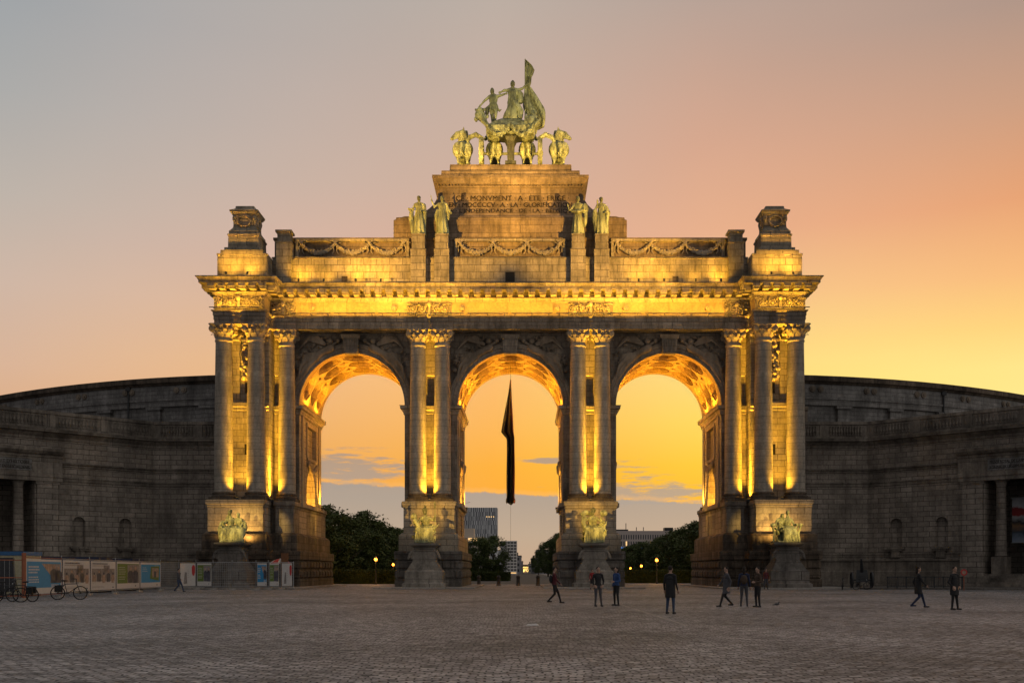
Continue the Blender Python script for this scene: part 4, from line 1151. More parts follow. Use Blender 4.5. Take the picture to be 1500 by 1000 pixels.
def g1(mb):   # two figures side by side
    throne(mb, .5)
    human(mb, seated(-.12, 0, .15, head=(-.04, -.08, 1.42), hr=(-.3, -.3, .95)), 1.15, hands=False); drape(mb, -.14, 0, 1)
    human(mb, seated(.24, .05, -.3, head=(.02, -.05, 1.30), hl=(.3, -.2, .98)), 1.1, hands=False); drape(mb, .28, 0, 2)
    folds(mb, [(-.5, -.1, .9), (-.56, -.2, .6), (-.52, -.3, .2)], [.12, .13, .1]); folds(mb, [(.55, -.1, .95), (.6, -.1, .7), (.5, -.2, .3)], [.1, .11, .1])
    folds(mb, [(-.12, 0, 1.5), (-.2, .05, 1.3), (-.34, .05, 1.0)], [.07, .08, .1])
def g2(mb):   # helmeted figure with spear
    throne(mb, .36)
    human(mb, seated(0, 0, 0, head=(-.02, -.06, 1.36), el=(.36, -.1, 1.0), hl=(.42, -.22, 1.14), er=(-.34, -.06, .9), hr=(-.40, -.22, 1.12)), 1.2, hands=False); drape(mb, 0, 0, 3, .32)
    mb.tube([(.45, -.26, .1), (.44, -.24, 1.85)], [.02, .018], 8); mb.tube([(.44, -.24, 1.5), (.44, -.24, 1.62), (.44, -.24, 1.86)], [.02, .06, .01], 8)
    mb.ell((-.02, -.03, 1.45), (.12, .15, .10), 10, 7); mb.tube([(-.02, -.14, 1.5), (-.02, 0, 1.64), (-.02, .16, 1.5)], [.03, .045, .03], 7)
    mb.ell((-.48, -.25, 1.16), (.14, .12, .15), 9, 6)
    for k in range(7): mb.ell((-.42+.04*k, -.34, .98-.07*k), .09, 7, 5)
def g3(mb):
    throne(mb, .38)
    human(mb, seated(-.04, 0, .1, head=(-.02, -.06, 1.34), er=(-.36, -.06, 1.0), hr=(-.46, -.12, 1.22), el=(.32, -.1, .98), hl=(.36, -.22, 1.16)), 1.2, hands=False); drape(mb, -.02, 0, 5, .33)
    mb.ell((.42, -.25, 1.3), (.17, .13, .14), 9, 7); mb.ell((-.02, -.03, 1.44), (.13, .14, .12), 10, 6)
    folds(mb, [(-.5, -.1, 1.28), (-.34, .02, 1.34), (-.16, .06, 1.3)], [.1, .12, .1]); folds(mb, [(-.42, -.1, 1.1), (-.45, -.2, .85), (-.38, -.3, .5)], [.12, .1, .1])
    folds(mb, [(.4, -.1, .9), (.42, -.25, .5), (.36, -.3, .1)], [.12, .1, .1])
def g4(mb):   # two figures on an armchair, outer right
    throne(mb, .45)
    human(mb, seated(.12, 0, -.1, head=(.0, -.05, 1.42), hl=(.38, -.25, .84)), 1.13, hands=False); drape(mb, .14, 0, 2)
    human(mb, seated(-.2, .06, .5, head=(.04, -.08, 1.26), er=(-.34, -.05, .9), hr=(-.42, -.2, .7)), 1.1, hands=False)
    for q in (-1, 1):
        mb.limb((q*.62, -.3, .02), (q*.56, -.25, .42), .05, .07); mb.limb((q*.56, -.25, .42), (q*.68, -.32, .78), .06, .05); mb.ell((q*.66, -.32, .82), (.12, .1, .09), 8, 6)
PLN = [(-25.0, -7.3), (PC[0]-.1, -4.9), (PC[1]+.1, -4.9), (25.0, -7.3)]
LB = ['bronze seated pair of figures on the far left plinth, warm light on wall behind', 'bronze seated helmeted figure with upright spear on left centre pier plinth',
      'bronze seated figure lifting a small object beside its head on right centre pier plinth', 'bronze seated pair of figures on lion armed chair, far right plinth']
for (x_, y_), g_, l_, h_, sd_ in zip(PLN, (g1, g2, g3, g4), LB, (1.9, 2.12, 2.12, 1.9), (1, 2, 3, 4)):
    plinth(x_, y_, 0); group(l_, (x_, y_+.1, 4.2), g_, h_, sd_)

# ------------------------------------------------------------------ the quadriga
qd = thing('quadriga', 'green bronze four horse chariot with winged figures and tall banner crowning the arch', 'sculpture', (0, 0, 42.16))
QY = 3.4
def horse(side, x, dy, top):
    """seen from behind; head turned outwards by side (-1 left, 1 right)"""
    mb = MB(); s = side
    mb.ell((0, 0, 2.05), (.86, .85, .8), 14, 10); mb.ell((-.36, -.3, 1.9), (.52, .6, .8), 12, 8); mb.ell((.36, -.3, 1.9), (.52, .6, .8), 12, 8)
    mb.ell((0, 1.2, 2.0), (.62, 1.2, .68), 14, 10); mb.ell((0, 2.3, 2.1), (.58, .7, .75), 12, 8)
    for q in (-1, 1):
        mb.limb((q*.35, -.35, 1.8), (q*.38, -.15, 1.15), .36, .22); mb.limb((q*.38, -.15, 1.15), (q*.38, -.5, .72), .2, .12)
        mb.limb((q*.38, -.5, .72), (q*.38, -.38, .12), .11, .09); mb.ell((q*.38, -.42, .08), (.16, .2, .1), 8, 5)
        mb.limb((q*.32, 2.4, 1.6), (q*.34, 2.5, .9), .22, .13); mb.limb((q*.34, 2.5, .9), (q*.34, 2.4, .1), .12, .09)
    folds(mb, [(0, -.85, 2.45), (.05*s, -1.12, 2.2), (.12*s, -1.15, 1.6), (.1*s, -1.05, 1.0)], [.1, .16, .17, .08])
    mb.limb((0, 1.2, 2.5), (-s*.02, .9, 3.4), .68, .5); mb.limb((-s*.02, .9, 3.4), (s*.05, .7, 3.95), .5, .38)
    mb.limb((s*.05, .7, 3.95), (s*.5, .6, 3.85), .38, .28); mb.limb((s*.5, .6, 3.85), (s*.9, .5, 3.42), .26, .18); mb.ell((s*.93, .5, 3.34), (.2, .17, .17), 8, 6); mb.limb((s*.3, .6, 3.65), (s*.7, .5, 3.4), .2, .12)
    for q in (-1, 1): mb.limb((-s*.02, .7+q*.17, 4.25), (-s*.06, .7+q*.2, 4.6), .09, .03)
    for k in range(10):
        f = k/9; mb.ell((s*(-.48+.2*f), 1.1-.3*f, 2.9+f*1.25), (.12, .18, .17), 7, 5)
    mb.ell((0, 2.0, 2.35), (.68, .14, .8), 12, 8)
    me = fuse(mb, .05, 2, .02, 2.0, x)
    h = link_mesh('horse', me, M['bronze'], qd, (x, QY+dy, 0), 0, (1.2 if abs(x) > 3 else 1, 1, 1.0))
    return h
horse(-1, -4.85, .2, 0); horse(1, 4.85, .2, 0); horse(-1, -1.65, .3, 0); horse(1, 1.65, .3, 0)
# chariot
mb = MB()
mb.rings([[(-2.3, QY-2.0, 2.8), (2.3, QY-2.0, 2.8), (2.3, QY+.2, 2.8), (-2.3, QY+.2, 2.8)], [(-2.45, QY-2.1, 3.55), (2.45, QY-2.1, 3.55), (2.5, QY+.4, 3.6), (-2.5, QY+.4, 3.6)]], True, True, True)
mb.rings([[(-2.35, QY-2.0, 3.55), (2.35, QY-2.0, 3.55), (2.3, QY+.4, 3.6), (-2.3, QY+.4, 3.6)], [(-1.6, QY-1.4, 4.25), (1.5, QY-1.4, 4.25), (1.5, QY+1.1, 4.3), (-1.6, QY+1.1, 4.3)], [(-.9, QY-.8, 4.75), (.8, QY-.8, 4.75), (.8, QY+.8, 4.75), (-.9, QY+.8, 4.75)]], True, True, True)
mb.build('chariot', M['bronze'], qd, smooth=45)
mb = MB(); mb.box(-.55, .55, QY-1.4, QY+.6, 0, .3); mb.rings([[(-.32, QY-1.2, .3), (.32, QY-1.2, .3), (.32, QY+.4, .3), (-.32, QY+.4, .3)], [(-.38, QY-1.3, 2.3), (.38, QY-1.3, 2.3), (.38, QY+.3, 2.3), (-.38, QY+.3, 2.3)], [(-.6, QY-1.5, 2.75), (.6, QY-1.5, 2.75), (.6, QY+.3, 2.75), (-.6, QY+.3, 2.75)], [(-1.7, QY-1.8, 2.85), (1.7, QY-1.8, 2.85), (1.7, QY+.2, 2.85), (-1.7, QY+.2, 2.85)], [(-1.75, QY-1.85, 3.1), (1.75, QY-1.85, 3.1), (1.7, QY+.2, 3.1), (-1.7, QY+.2, 3.1)]], True, True, True)
mb.build('chariot_underbody', M['bronze_shade'], qd)  # darker bronze paints the shade beneath the chariot platform
mb = MB(); mb.tube([(-2.9, QY-.2, 1.45), (2.9, QY-.2, 1.45)], .14, 8); mb.tube([(0, QY, 1.6), (0, QY+4.5, 1.9)], .12, 8)
for q in (-1, 1):
    folds(mb, [(q*2.4, QY-2.1, 3.5), (q*2.75, QY-2.1, 3.9), (q*2.55, QY-1.9, 4.2)], [.16, .18, .1])
    folds(mb, [(q*2.9, QY-.5, 2.9), (q*3.5, QY-.6, 3.2), (q*4.1, QY-.5, 3.0), (q*4.4, QY-.3, 2.6)], [.2, .26, .24, .15])
mb.build('chariot_axle', M['bronze'], qd, smooth=45)
mb = MB(); rnd = random.Random(8)
for q in (-1, 1):
    for i in range(20):
        f = i/19; xx = q*(.15+2.1*f); zz = 3.3-.85*math.sin(PI*f)**.8
        for j in range(5): mb.ell((xx+rnd.uniform(-.08, .08), QY-2.25-rnd.uniform(0, .15), zz+rnd.uniform(-.16, .16)), rnd.uniform(.1, .16), 6, 5)
mb.ell((0, QY-2.25, 3.45), .26, 8, 6)
mb.build('chariot_garland', M['bronze'], qd, smooth=60)
for q in (-1, 1):
    mb = MB(); c = V3((q*2.95, QY-.2, 1.5))
    n = 32
    mb.rings([[c+V3((dx, r*math.cos(2*PI*k/n), r*math.sin(2*PI*k/n))) for k in range(n)] for dx, r in ((-.22, 1.45), (.22, 1.45), (.22, 1.15), (-.22, 1.15), (-.22, 1.45))])
    for k in range(8):
        a = PI*k/8; mb.tube([c+V3((0, 1.2*math.cos(a), 1.2*math.sin(a))), c-V3((0, 1.2*math.cos(a), 1.2*math.sin(a)))], .07, 6)
    mb.tube([c-V3((.3, 0, 0)), c+V3((.3, 0, 0))], .22, 10); mb.build('chariot_wheel', M['bronze'], qd, smooth=40)
# the woman who drives, arms spread
mb = MB(); human(mb, pose(head=(0, -.02, 1.70), sl=(.19, 0, 1.44), sr=(-.19, 0, 1.44), el=(.42, 0, 1.52), hl=(.62, -.02, 1.70), er=(-.36, 0, 1.44), hr=(-.52, 0, 1.36), kr=(-.1, -.1, .55)), 1.32, hands=False)
skirt(mb, (0, 0), .02, 1.1, .30, .17, n=7, amp=.14, seed=2); skirt(mb, (0, 0), 1.0, 1.4, .2, .16, n=6, amp=.1)
mb.ell((0, .02, 1.8), (.07, .08, .09), 8, 6); folds(mb, [(.16, 0, 1.4), (.32, 0, 1.25), (.34, 0, 1.0), (.2, 0, .9)], [.1, .15, .15, .1])
folds(mb, [(.05, -.1, .9), (.2, -.15, .7), (.34, -.12, .5), (.32, -.1, .25)], [.12, .13, .14, .12]); folds(mb, [(-.1, -.1, .7), (-.22, -.1, .4), (-.3, -.1, .2)], [.1, .14, .14])
me = fuse(mb, .016, 1, .012, 6, 9); link_mesh('driver_figure', me, M['bronze'], qd, (.2, QY-.2, 4.45), 0, (2.35, 2.35, 2.35))
# youth on the left reaching down
mb = MB(); human(mb, pose(head=(-.06, -.02, 1.68), er=(-.42, -.02, 1.22), hr=(-.62, -.05, .98), el=(.42, 0, 1.50), hl=(.60, 0, 1.56), kl=(.12, -.08, .52), fl=(.06, .02, .1), kr=(-.06, 0, .5), fr=(-.04, .02, .09)), 1.35, hands=False)
skirt(mb, (0, 0), .72, 1.02, .2, .15, n=6, amp=.12); folds(mb, [(-.18, .1, 1.0), (-.3, .1, .85), (-.32, .1, .65)], [.08, .12, .1]); folds(mb, [(.2, 0, .85), (.3, 0, .72), (.38, 0, .78)], [.05, .05, .03])
me = fuse(mb, .016, 1, .01, 6, 4); link_mesh('youth_figure', me, M['bronze'], qd, (-1.75, QY-.4, 4.2), 0, (2.05, 2.05, 2.05))
# wheat sheaf and bundle rising from the left side, winged rider below
mb = MB(); rnd = random.Random(4)
for k in range(26):
    a = rnd.uniform(-.35, .35); b = rnd.uniform(-.3, .3); mb.limb((-2.3+b*.3, QY-1.0+b, 3.9), (-3.15+a*1.1, QY-1+b, 5.2+rnd.uniform(-.5, .5)), .10, .12, 6)
folds(mb, [(-2.2, QY-1.4, 3.6), (-2.7, QY-1.4, 4.4), (-3.2, QY-1.2, 5.5)], [.25, .22, .12])
for k in range(14): mb.ell((-3.2+rnd.uniform(-.3, .9), QY-1.2, 4.9+rnd.uniform(-.6, .6)), rnd.uniform(.14, .26), 7, 5)
me = fuse(mb, .05, 1, .04, 2.5, 2); link_mesh('wheat_sheaf', me, M['bronze'], qd, (0, 0, 0))
# banner
def banner(pts, y, th, seed):
    """a folded cloth with the given outline (x,z), real thickness"""
    mb = MB(); n = 26
    zs = sorted(set([p[2] for p in pts]))
    # outline given as rows: (z, xl, xr)
    rows = pts; rg = []
    m = 22
    K = 40
    for i in range(K+1):
        f = i/K*(len(rows)-1); a = min(int(f), len(rows)-2); u = f-a
        z_, xl, xr = [rows[a][q]*(1-u)+rows[a+1][q]*u for q in range(3)]
        ring = []
        for k in range(m):
            v = k/(m-1); xx = xl+(xr-xl)*v; fy = .5*th*math.sin(PI*v)**.3
            fo = .16*math.sin(v*11+z_*1.1+seed)*min(1, (xr-xl)/1.5)+.07*math.sin(v*23+z_*2+seed)
            ring.append((xx, y-fy+fo, z_))
        for k in range(m-1, -1, -1):
            v = k/(m-1); xx = xl+(xr-xl)*v; fy = .5*th*math.sin(PI*v)**.3
            fo = .16*math.sin(v*11+z_*1.1+seed)*min(1, (xr-xl)/1.5)+.07*math.sin(v*23+z_*2+seed)
            ring.append((xx, y+fy+.02+fo, z_))
        rg.append(ring)
    mb.rings(rg, True, True, True)
    return mb
rows = [(3.55, 1.0, 2.6), (4.0, 1.2, 2.7), (4.15, 1.5, 3.35), (4.45, 1.75, 3.42), (5.0, 1.8, 3.5), (5.7, 1.5, 3.5), (6.2, 1.25, 3.35), (6.55, 1.2, 3.15), (7.4, 1.3, 2.7), (8.1, 1.38, 2.2), (8.35, 1.42, 1.9), (8.6, 1.4, 2.05), (9.2, 1.42, 2.1)]
mb = banner(rows, QY, .5, 1)
mb2 = banner([(9.15, 1.42, 2.05), (9.5, 1.42, 2.25), (10.0, 1.42, 2.4), (10.4, 1.42, 2.2), (10.75, 1.42, 1.8), (10.92, 1.42, 1.55)], QY, .35, 3)
mb.merge(mb2)
mb.build('banner', M['bronze'], qd, smooth=50)
mb = MB(); mb.tube([(1.45, QY, 3.5), (1.45, QY, 11.1)], [.07, .05], 8); mb.build('banner_pole', M['bronze'], qd)
# crouching figure under the banner
mb = MB(); human(mb, seated(0, 0, .3, head=(.3, 0, 1.05), neck=(.24, 0, .92), sl=(.4, .1, .9), sr=(.1, -.1, .9), chest=(.2, 0, .82), el=(.55, 0, .7), hl=(.5, -.1, .5), er=(-.05, -.1, .75), hr=(-.2, -.1, .95)), 1.3, hands=False); drape(mb, 0, 0, 2, .3)
me = fuse(mb, .02, 1, .014, 6, 4); link_mesh('crouching_figure', me, M['bronze'], qd, (2.0, QY-.9, 3.55), 0, (1.7, 1.7, 1.7))
# ------------------------------------------------------------------ museum wings (left mirrored from right)
def wing(s, label):
    t = thing('museum_wing', label, 'building', (0, 0, 0))
    P0 = [(27.4, 5.0), (36.6, 5.0), (47.6, -5.4), (54.0, -12.5), (64.0, -26.0), (74, -42)]
    def pt(p): return (s*p[0], p[1])
    def order(ps): return [pt(p) for p in ps] if s > 0 else [pt(p) for p in reversed(ps)]
    path = order(P0)
    # plain wall stretches and niches
    mb = MB()
    def seglist():
        for i in range(len(P0)-1): yield i, P0[i], P0[i+1]
    d1 = V3((11.0, -10.4, 0)).normalized(); L1 = math.hypot(11.0, 10.4)
    for i, a, b in seglist():
        L = math.hypot(b[0]-a[0], b[1]-a[1]); ops = []
        if i == 1:
            u1, u2 = (38.75-36.6)/d1.x, (42.05-36.6)/d1.x
            for u in (u1, u2): ops.append((u-.62, u+.62, 3.95, 6.9, True, .55, True))
            ops.append((11.6, L, 1.3, 10.35, False, 5.0, True))
        if i == 2:
            ops.append((0.0, 6.8, 1.3, 10.35, False, 5.0, True))
        if i in (3, 4):
            for u in (3, 8, 13): ops.append((u-.62, u+.62, 3.95, 6.9, True, .55, True))
        A, B = (pt(a), pt(b)) if s > 0 else (pt(b), pt(a))
        if s < 0: ops = [(L-o[1], L-o[0])+o[2:] for o in ops]
        mb.wall(A, B, 0, 15.0, ops)
    mb.build('wall', M['wing'], t)
    # plinth, strings, frieze and crowning cornice: sweeps interrupted at the portal for the plinth
    def cut(u0): return (36.6+d1.x*u0, 5+d1.y*u0)
    left = [P0[0], P0[1], cut(11.5)]
    mb = MB()
    pl = [(.35, 0), (.35, .25), (.22, .3), (.22, 1.55), (.14, 1.65), (.14, 2.55), (.3, 2.62), (.3, 2.8), (.12, 2.9), (.12, 3.2), (.18, 3.25), (.18, 3.36), (0, 3.4)]
    mb.sweep(order(left), pl); mb.build('plinth', M['wing_trim'], t); mb = MB(); mb.sweep(order([(58.2, -18.2)]+P0[4:]), pl)
    mb.build('plinth', M['wing_trim'], t)
    mb = MB()
    mb.sweep(path, [(0, 10.2), (.08, 10.25), (.08, 10.5), (.16, 10.55), (.16, 10.62), (0, 10.7)])
    mb.build('string_course', M['wing_trim'], t); mb = MB()
    mb.sweep(path, [(0, 11.6), (.1, 11.68), (.1, 11.82), (.28, 11.92), (.28, 12.0), (0, 12.08)])
    mb.build('string_course', M['wing_trim'], t)
    mb = MB()
    mb.sweep(path, [(0, 14.1), (.1, 14.2), (.1, 14.4), (.3, 14.55), (.5, 14.75), (.8, 14.82), (.85, 15.1), (.0, 15.16)])
    mb.build('cornice', M['wing_trim'], t)
    # parapet with blind balustrades
    mb = MB()
    mb.sweep(path, [(0.05, 15.1), (.05, 15.35), (-.02, 15.4), (-.02, 16.55), (.1, 16.6), (.1, 16.9), (-.5, 16.95), (-.5, 15.1)])
    bal = MB(); bal.lathe([(.09, 0), (.09, .06), (.05, .12), (.12, .32), (.06, .6), (.05, .75), (.09, .82), (.09, .9)], (0, 0, 0), 6, False)
    for i, a, b in seglist():
        if i > 3: continue
        A, B = V3((*pt(a), 0)), V3((*pt(b), 0)); L = (B-A).length; d = (B-A)/L; nn = V3((d.y, -d.x, 0))*(1 if s > 0 else -1)
        m = max(1, round(L/4.6)); w_ = L/m
        for k in range(m):
            c0 = A+d*(k*w_)
            mb.obox(c0+nn*.02+V3((0, 0, 15.97)), d*.35, nn*.06, (0, 0, .59))
            for q in range(12):
                c = c0+d*(.75+(w_-1.5)*q/11)+nn*.06+V3((0, 0, 15.5))
                mb.merge(bal, Matrix.Translation(c))
    mb.build('balustrade', M['wing_trim'], t)
    # niche consoles
    for u in (u1, u2):
        c = cut(u); mb = MB(); nn = V3((d1.y, -d1.x, 0)); nn = V3((s*nn.x, nn.y, 0)) if False else V3((-0.687*s, -0.727, 0))
        dd = V3((.727*s, -.687, 0)) if s > 0 else V3((.727, .687, 0))
        c3 = V3((s*c[0], c[1], 0))
        mb.obox(c3+nn*.25+V3((0, 0, 3.88)), dd*.95, nn*.35, (0, 0, .09)); mb.obox(c3+nn*.2+V3((0, 0, 3.7)), dd*.75, nn*.28, (0, 0, .1))
        mb.obox(c3+nn*.15+V3((0, 0, 3.3)), dd*.4, nn*.22, (0, 0, .3)); mb.obox(c3+nn*.12+V3((0, 0, 2.98)), dd*.5, nn*.24, (0, 0, .06))
        for q in (-1, 1): mb.tube([c3+nn*.1+dd*q*.42+V3((0, 0, 3.6)), c3+nn*.3+dd*q*.36+V3((0, 0, 3.3)), c3+nn*.12+dd*q*.3+V3((0, 0, 3.0))], .09, 6)
        mb.build('niche_console', M['wing_trim'], t)
    # portal: antae, columns, entablature block, dark recess with a door surround
    nn = V3((-0.687*s, -0.727, 0)); dd = V3((.727*s, -.687, 0))
    def cp(u, off=0, z=0): q = cut(u); return V3((s*q[0], q[1], z))+nn*off
    mb = MB()
    mb.obox(cp(10.5, .1, 5.35), dd*.95, nn*.16, (0, 0, 4.9)); mb.obox(cp(10.5, .16, 10.0), dd*1.1, nn*.2, (0, 0, .12)); mb.obox(cp(10.5, .13, 3.3), dd*1.05, nn*.22, (0, 0, .12)); mb.obox(cp(10.5, .14, 1.6), dd*1.1, nn*.3, (0, 0, 1.6))
    mb.build('pilaster', M['wing'], t)
    for u in (12.9, 17.6, 22.3):
        c = cp(u, -.5)
        if u > 16:
            q0 = V3((s*47.6, -5.4, 0)); dd2 = V3((.67*s, -.743, 0)); c = q0+dd2*(u-15.1)+V3((-.743*s, -.67, 0))*-.5
        f = MB(); f.lathe([(.55, 3.0), (.55, 3.1), (.5, 3.2), (.5, 3.4), (.42, 9.7), (.46, 9.75), (.46, 9.85), (.55, 10.0), (.55, 10.1)], c, 20)
        o = f.build('column', M['wing'], t, smooth=40)
        f = MB(); f.obox(c+V3((0, 0, 1.5)), dd*.68, nn*.68, (0, 0, 1.45)); f.build('column_base', M['wing_trim'], o); f = MB(); f.obox(c+V3((0, 0, 10.2)), dd*.62, nn*.62, (0, 0, .1)); f.build('abacus', M['wing_trim'], o)
    mb = MB()
    PP = [cut(9.2), P0[2], (53, -11.4)]
    mb.sweep(order(PP), [(0.0, 10.15), (.45, 10.15), (.45, 10.5), (.52, 10.55), (.52, 10.9), (.42, 10.95), (.42, 12.35), (.5, 12.4), (.5, 12.6), (.75, 12.7), (1.0, 12.95), (1.05, 13.2), (0, 13.35)])
    mb.build('portal_entablature', M['wing_trim'], t)
    k = s
    mb = MB(); mb.obox(cp(13.9, .44, 11.62), dd*1.9, nn*.02, (0, 0, .55)); mb.build('inscription_panel', M['hall'], t)
    yaw = math.atan2(-.687, .727) if s > 0 else math.atan2(.687, .727)
    for line, zz in ((('MUSEE ROYAL DE L\'ARMEE', 11.7), ('KONINKLIJK LEGERMUSEUM', 11.2)) if s > 0 else (('ART ET D\'HISTOIRE', 11.7), ('KUNST EN GESCHIEDENIS', 11.2))):
        mtx = Matrix.Translation(cp(13.9, .475, zz)) @ Matrix.Rotation(yaw, 4, 'Z') @ Matrix.Rotation(PI/2, 4, 'X')
        text_mesh('inscription', line, .42, M['letters'], t, mtx, .01, 3.4)
    # steps of the portal
    mb = MB()
    for q in range(7):
        mb.obox(cp(15.2, .0+(6-q)*.3-1.2, .1+.19*q*.5+.0), dd*3.9, nn*1.5, (0, 0, .095+.19*q*.5))
    mb.build('portal_steps', M['wing_trim'], t)
    mb = MB(); c = cp(15.6, -4.2)
    for q, w_, h_ in ((0, 1.7, 7.6),):
        mb.obox(c+V3((0, 0, 1.3+h_/2))+dd*-w_, dd*.28, nn*.2, (0, 0, h_/2)); mb.obox(c+V3((0, 0, 1.3+h_/2))+dd*w_, dd*.28, nn*.2, (0, 0, h_/2)); mb.obox(c+V3((0, 0, 1.5+h_)), dd*(w_+.4), nn*.25, (0, 0, .3))
    mb.build('door_surround', M['wing'], t)
    mb = MB(); mb.obox(c+V3((0, 0, 5.0))-nn*.3, dd*1.5, nn*.05, (0, 0, 3.7)); mb.build('door', M['void'], t)
    # flat roof behind parapet
    mb = MB(); ps = order([p for p in P0]); back = order([(27.4, 11.0), (36, 11.0), (50, 4), (58, -6), (69, -22), (80, -40)])
    for i in range(len(ps)-1): mb.face([(*ps[i], 15.3), (*ps[i+1], 15.3), (*back[i+1], 15.3), (*back[i], 15.3)])
    mb.build('roof', M['hall'], t)
    return t
wing(-1, 'pale stone museum wing with entrance portal, behind the row of poster panels')
wing(1, 'dark stone museum wing with two wall niches and picture banner in its portal')
# the taller curved halls behind the wings
def hall(s, label):
    t = thing('exhibition_hall', label, 'building', (0, 0, 0))
    C, RR, a0 = (14.0, 150.0), 140.0, 0
    P0 = [(27.0, 12.0)]
    for k in range(1, 22):
        xx = 27.0+k*3.2; P0.append((xx, 11.6+.0125*(xx-27.0)**2*.72+.06*(xx-27)))
    path = [(s*p[0], p[1]) for p in P0]
    if s < 0: path = path[::-1]
    mb = MB(); mb.sweep(path, [(0, 10.0), (0, 17.9), (-.35, 17.95), (-.35, 19.75), (0.0, 19.8), (.0, 20.4), (.12, 20.45), (.12, 20.65), (0, 20.7), (0, 22.1)])
    mb.build('wall', M['hall'], t)
    mb = MB(); mb.sweep(path, [(0, 22.1), (.12, 22.15), (.25, 22.35), (.4, 22.4), (.4, 22.95), (-.2, 23.1), (-9.0, 24.2)])
    mb.build('roof', M['sooty'], t)
    for k in range(1, 20, 2):
        a, b = V3((*path[k], 0)), V3((*path[k+1], 0)) if k+1 < len(path) else None
        if b is None: break
        d = (b-a).normalized(); nn = V3((d.y, -d.x, 0))
        m = MB(); m.obox(a+nn*-.17+V3((0, 0, 18.85)), d*.75, nn*.2, (0, 0, .93)); m.obox(a+nn*.0+V3((0, 0, 19.6)), d*.95, nn*.22, (0, 0, .14)); m.build('pier', M['hall'], t)
    for k in range(2, 21):
        if s < 0 and k > 20: continue
        a = V3((*path[k], 0)); b = V3((*path[min(k+1, len(path)-1)], 0)); c = V3((*path[k-1], 0)); d = (b-c).normalized(); nn = V3((d.y, -d.x, 0))
        if k % 2: continue
        for q in (-.48, .48):
            m = MB(); cc = a+d*q+V3((0, 0, 21.55))
            m.tube([cc-nn*.01, cc+nn*.16], .33, 14); m.tube([cc+nn*.16, cc+nn*.24], .18, 10)
            m.build('boss', M['carve_dark'], t)
    # arched panels drawn lightly between the bosses, and a rain pipe
    idx = 7 if s > 0 else len(path)-6
    a = V3((*path[idx], 0)); m = MB(); m.tube([a+V3((0, -.15, 17.9)), a+V3((0, -.15, 22.2))], .11, 8); m.box(a.x-.25, a.x+.25, a.y-.35, a.y-.02, 21.7, 22.1); m.build('rain_pipe', M['metal'], t, smooth=40)
hall(-1, 'long curved grey stone hall with paired round bosses rising behind the left museum wing')
hall(1, 'long curved grey stone hall with paired round bosses rising behind the right museum wing')
# a link block between arch and halls
for s in (-1, 1):
    t = thing('link_building', 'low dark stone link between the arch and the %s curved hall' % ('left' if s < 0 else 'right'), 'building')
    a, b = sorted((s*27.5, s*31.5)); mb = MB(); mb.wall((a, 9.0), (b, 9.0), 0, 19.0, [(.8, 3.2, 16.6, 18.2, False, .8, True)]); mb.wall((s*31.5, 9) if s > 0 else (s*31.5, 16), (s*31.5, 16) if s > 0 else (s*31.5, 9), 0, 19.0)
    mb.face([(a, 9, 19), (b, 9, 19), (b, 16, 19), (a, 16, 19)]); mb.build('wall', M['carve_dark'], t)
    mb = MB(); mb.sweep([(a, 9.0), (b, 9.0)], [(0, 18.6), (.25, 18.7), (.35, 19.0), (0, 19.1)]); mb.build('cornice', M['carve_dark'], t)
# banner hanging in the right portal
c = V3((47.9, -5.2, 0))+V3((.687, .727, 0))*2.2
t = thing('exhibition_banner', 'large picture banner with a red shape over snowy blue, hung inside the right portal', 'banner', (c.x, c.y, 0), math.atan2(-.687, .727))
def bannermat():
    m, nt, b = nmat('printed_banner'); tc = N(nt, 'ShaderNodeTexCoord'); sp = N(nt, 'ShaderNodeSeparateXYZ'); nt.links.new(tc.outputs['UV'], sp.inputs[0])
    no = N(nt, 'ShaderNodeTexNoise', i_Scale=1.6, i_Detail=6.0); nt.links.new(tc.outputs['UV'], no.inputs['Vector'])
    ad = N(nt, 'ShaderNodeMath', operation='MULTIPLY_ADD'); nt.links.new(no.outputs['Fac'], ad.inputs[0]); ad.inputs[1].default_value = .9; nt.links.new(sp.outputs[1], ad.inputs[2])
    mp = N(nt, 'ShaderNodeMapRange'); nt.links.new(ad.outputs[0], mp.inputs[0]); mp.inputs[1].default_value = 4.4; mp.inputs[2].default_value = 9.0
    r = ramp(nt, [(0, (.5, .55, .62)), (.16, (.30, .38, .5)), (.3, (.05, .07, .10)), (.42, (.35, .2, .1)), (.5, (.03, .03, .035)), (.6, (.5, .5, .5)), (.66, (.38, .03, .02)), (.78, (.28, .02, .02)), (.82, (.5, .52, .55)), (1, (.25, .26, .28))], 'LINEAR')
    nt.links.new(mp.outputs[0], r.inputs[0]); nt.links.new(r.outputs[0], b.inputs['Base Color']); b.inputs['Roughness'].default_value = .6; return m
mb = MB(); mb.box(-2.0, 2.0, -.03, .03, 4.3, 8.6); mb.build('printed_sheet', bannermat(), t)
mb = MB(); mb.tube([(-2.1, 0, 8.6), (2.1, 0, 8.6)], .05, 8); mb.tube([(-2.1, 0, 4.3), (2.1, 0, 4.3)], .05, 8); mb.build('banner_rod', M['galv'], t)

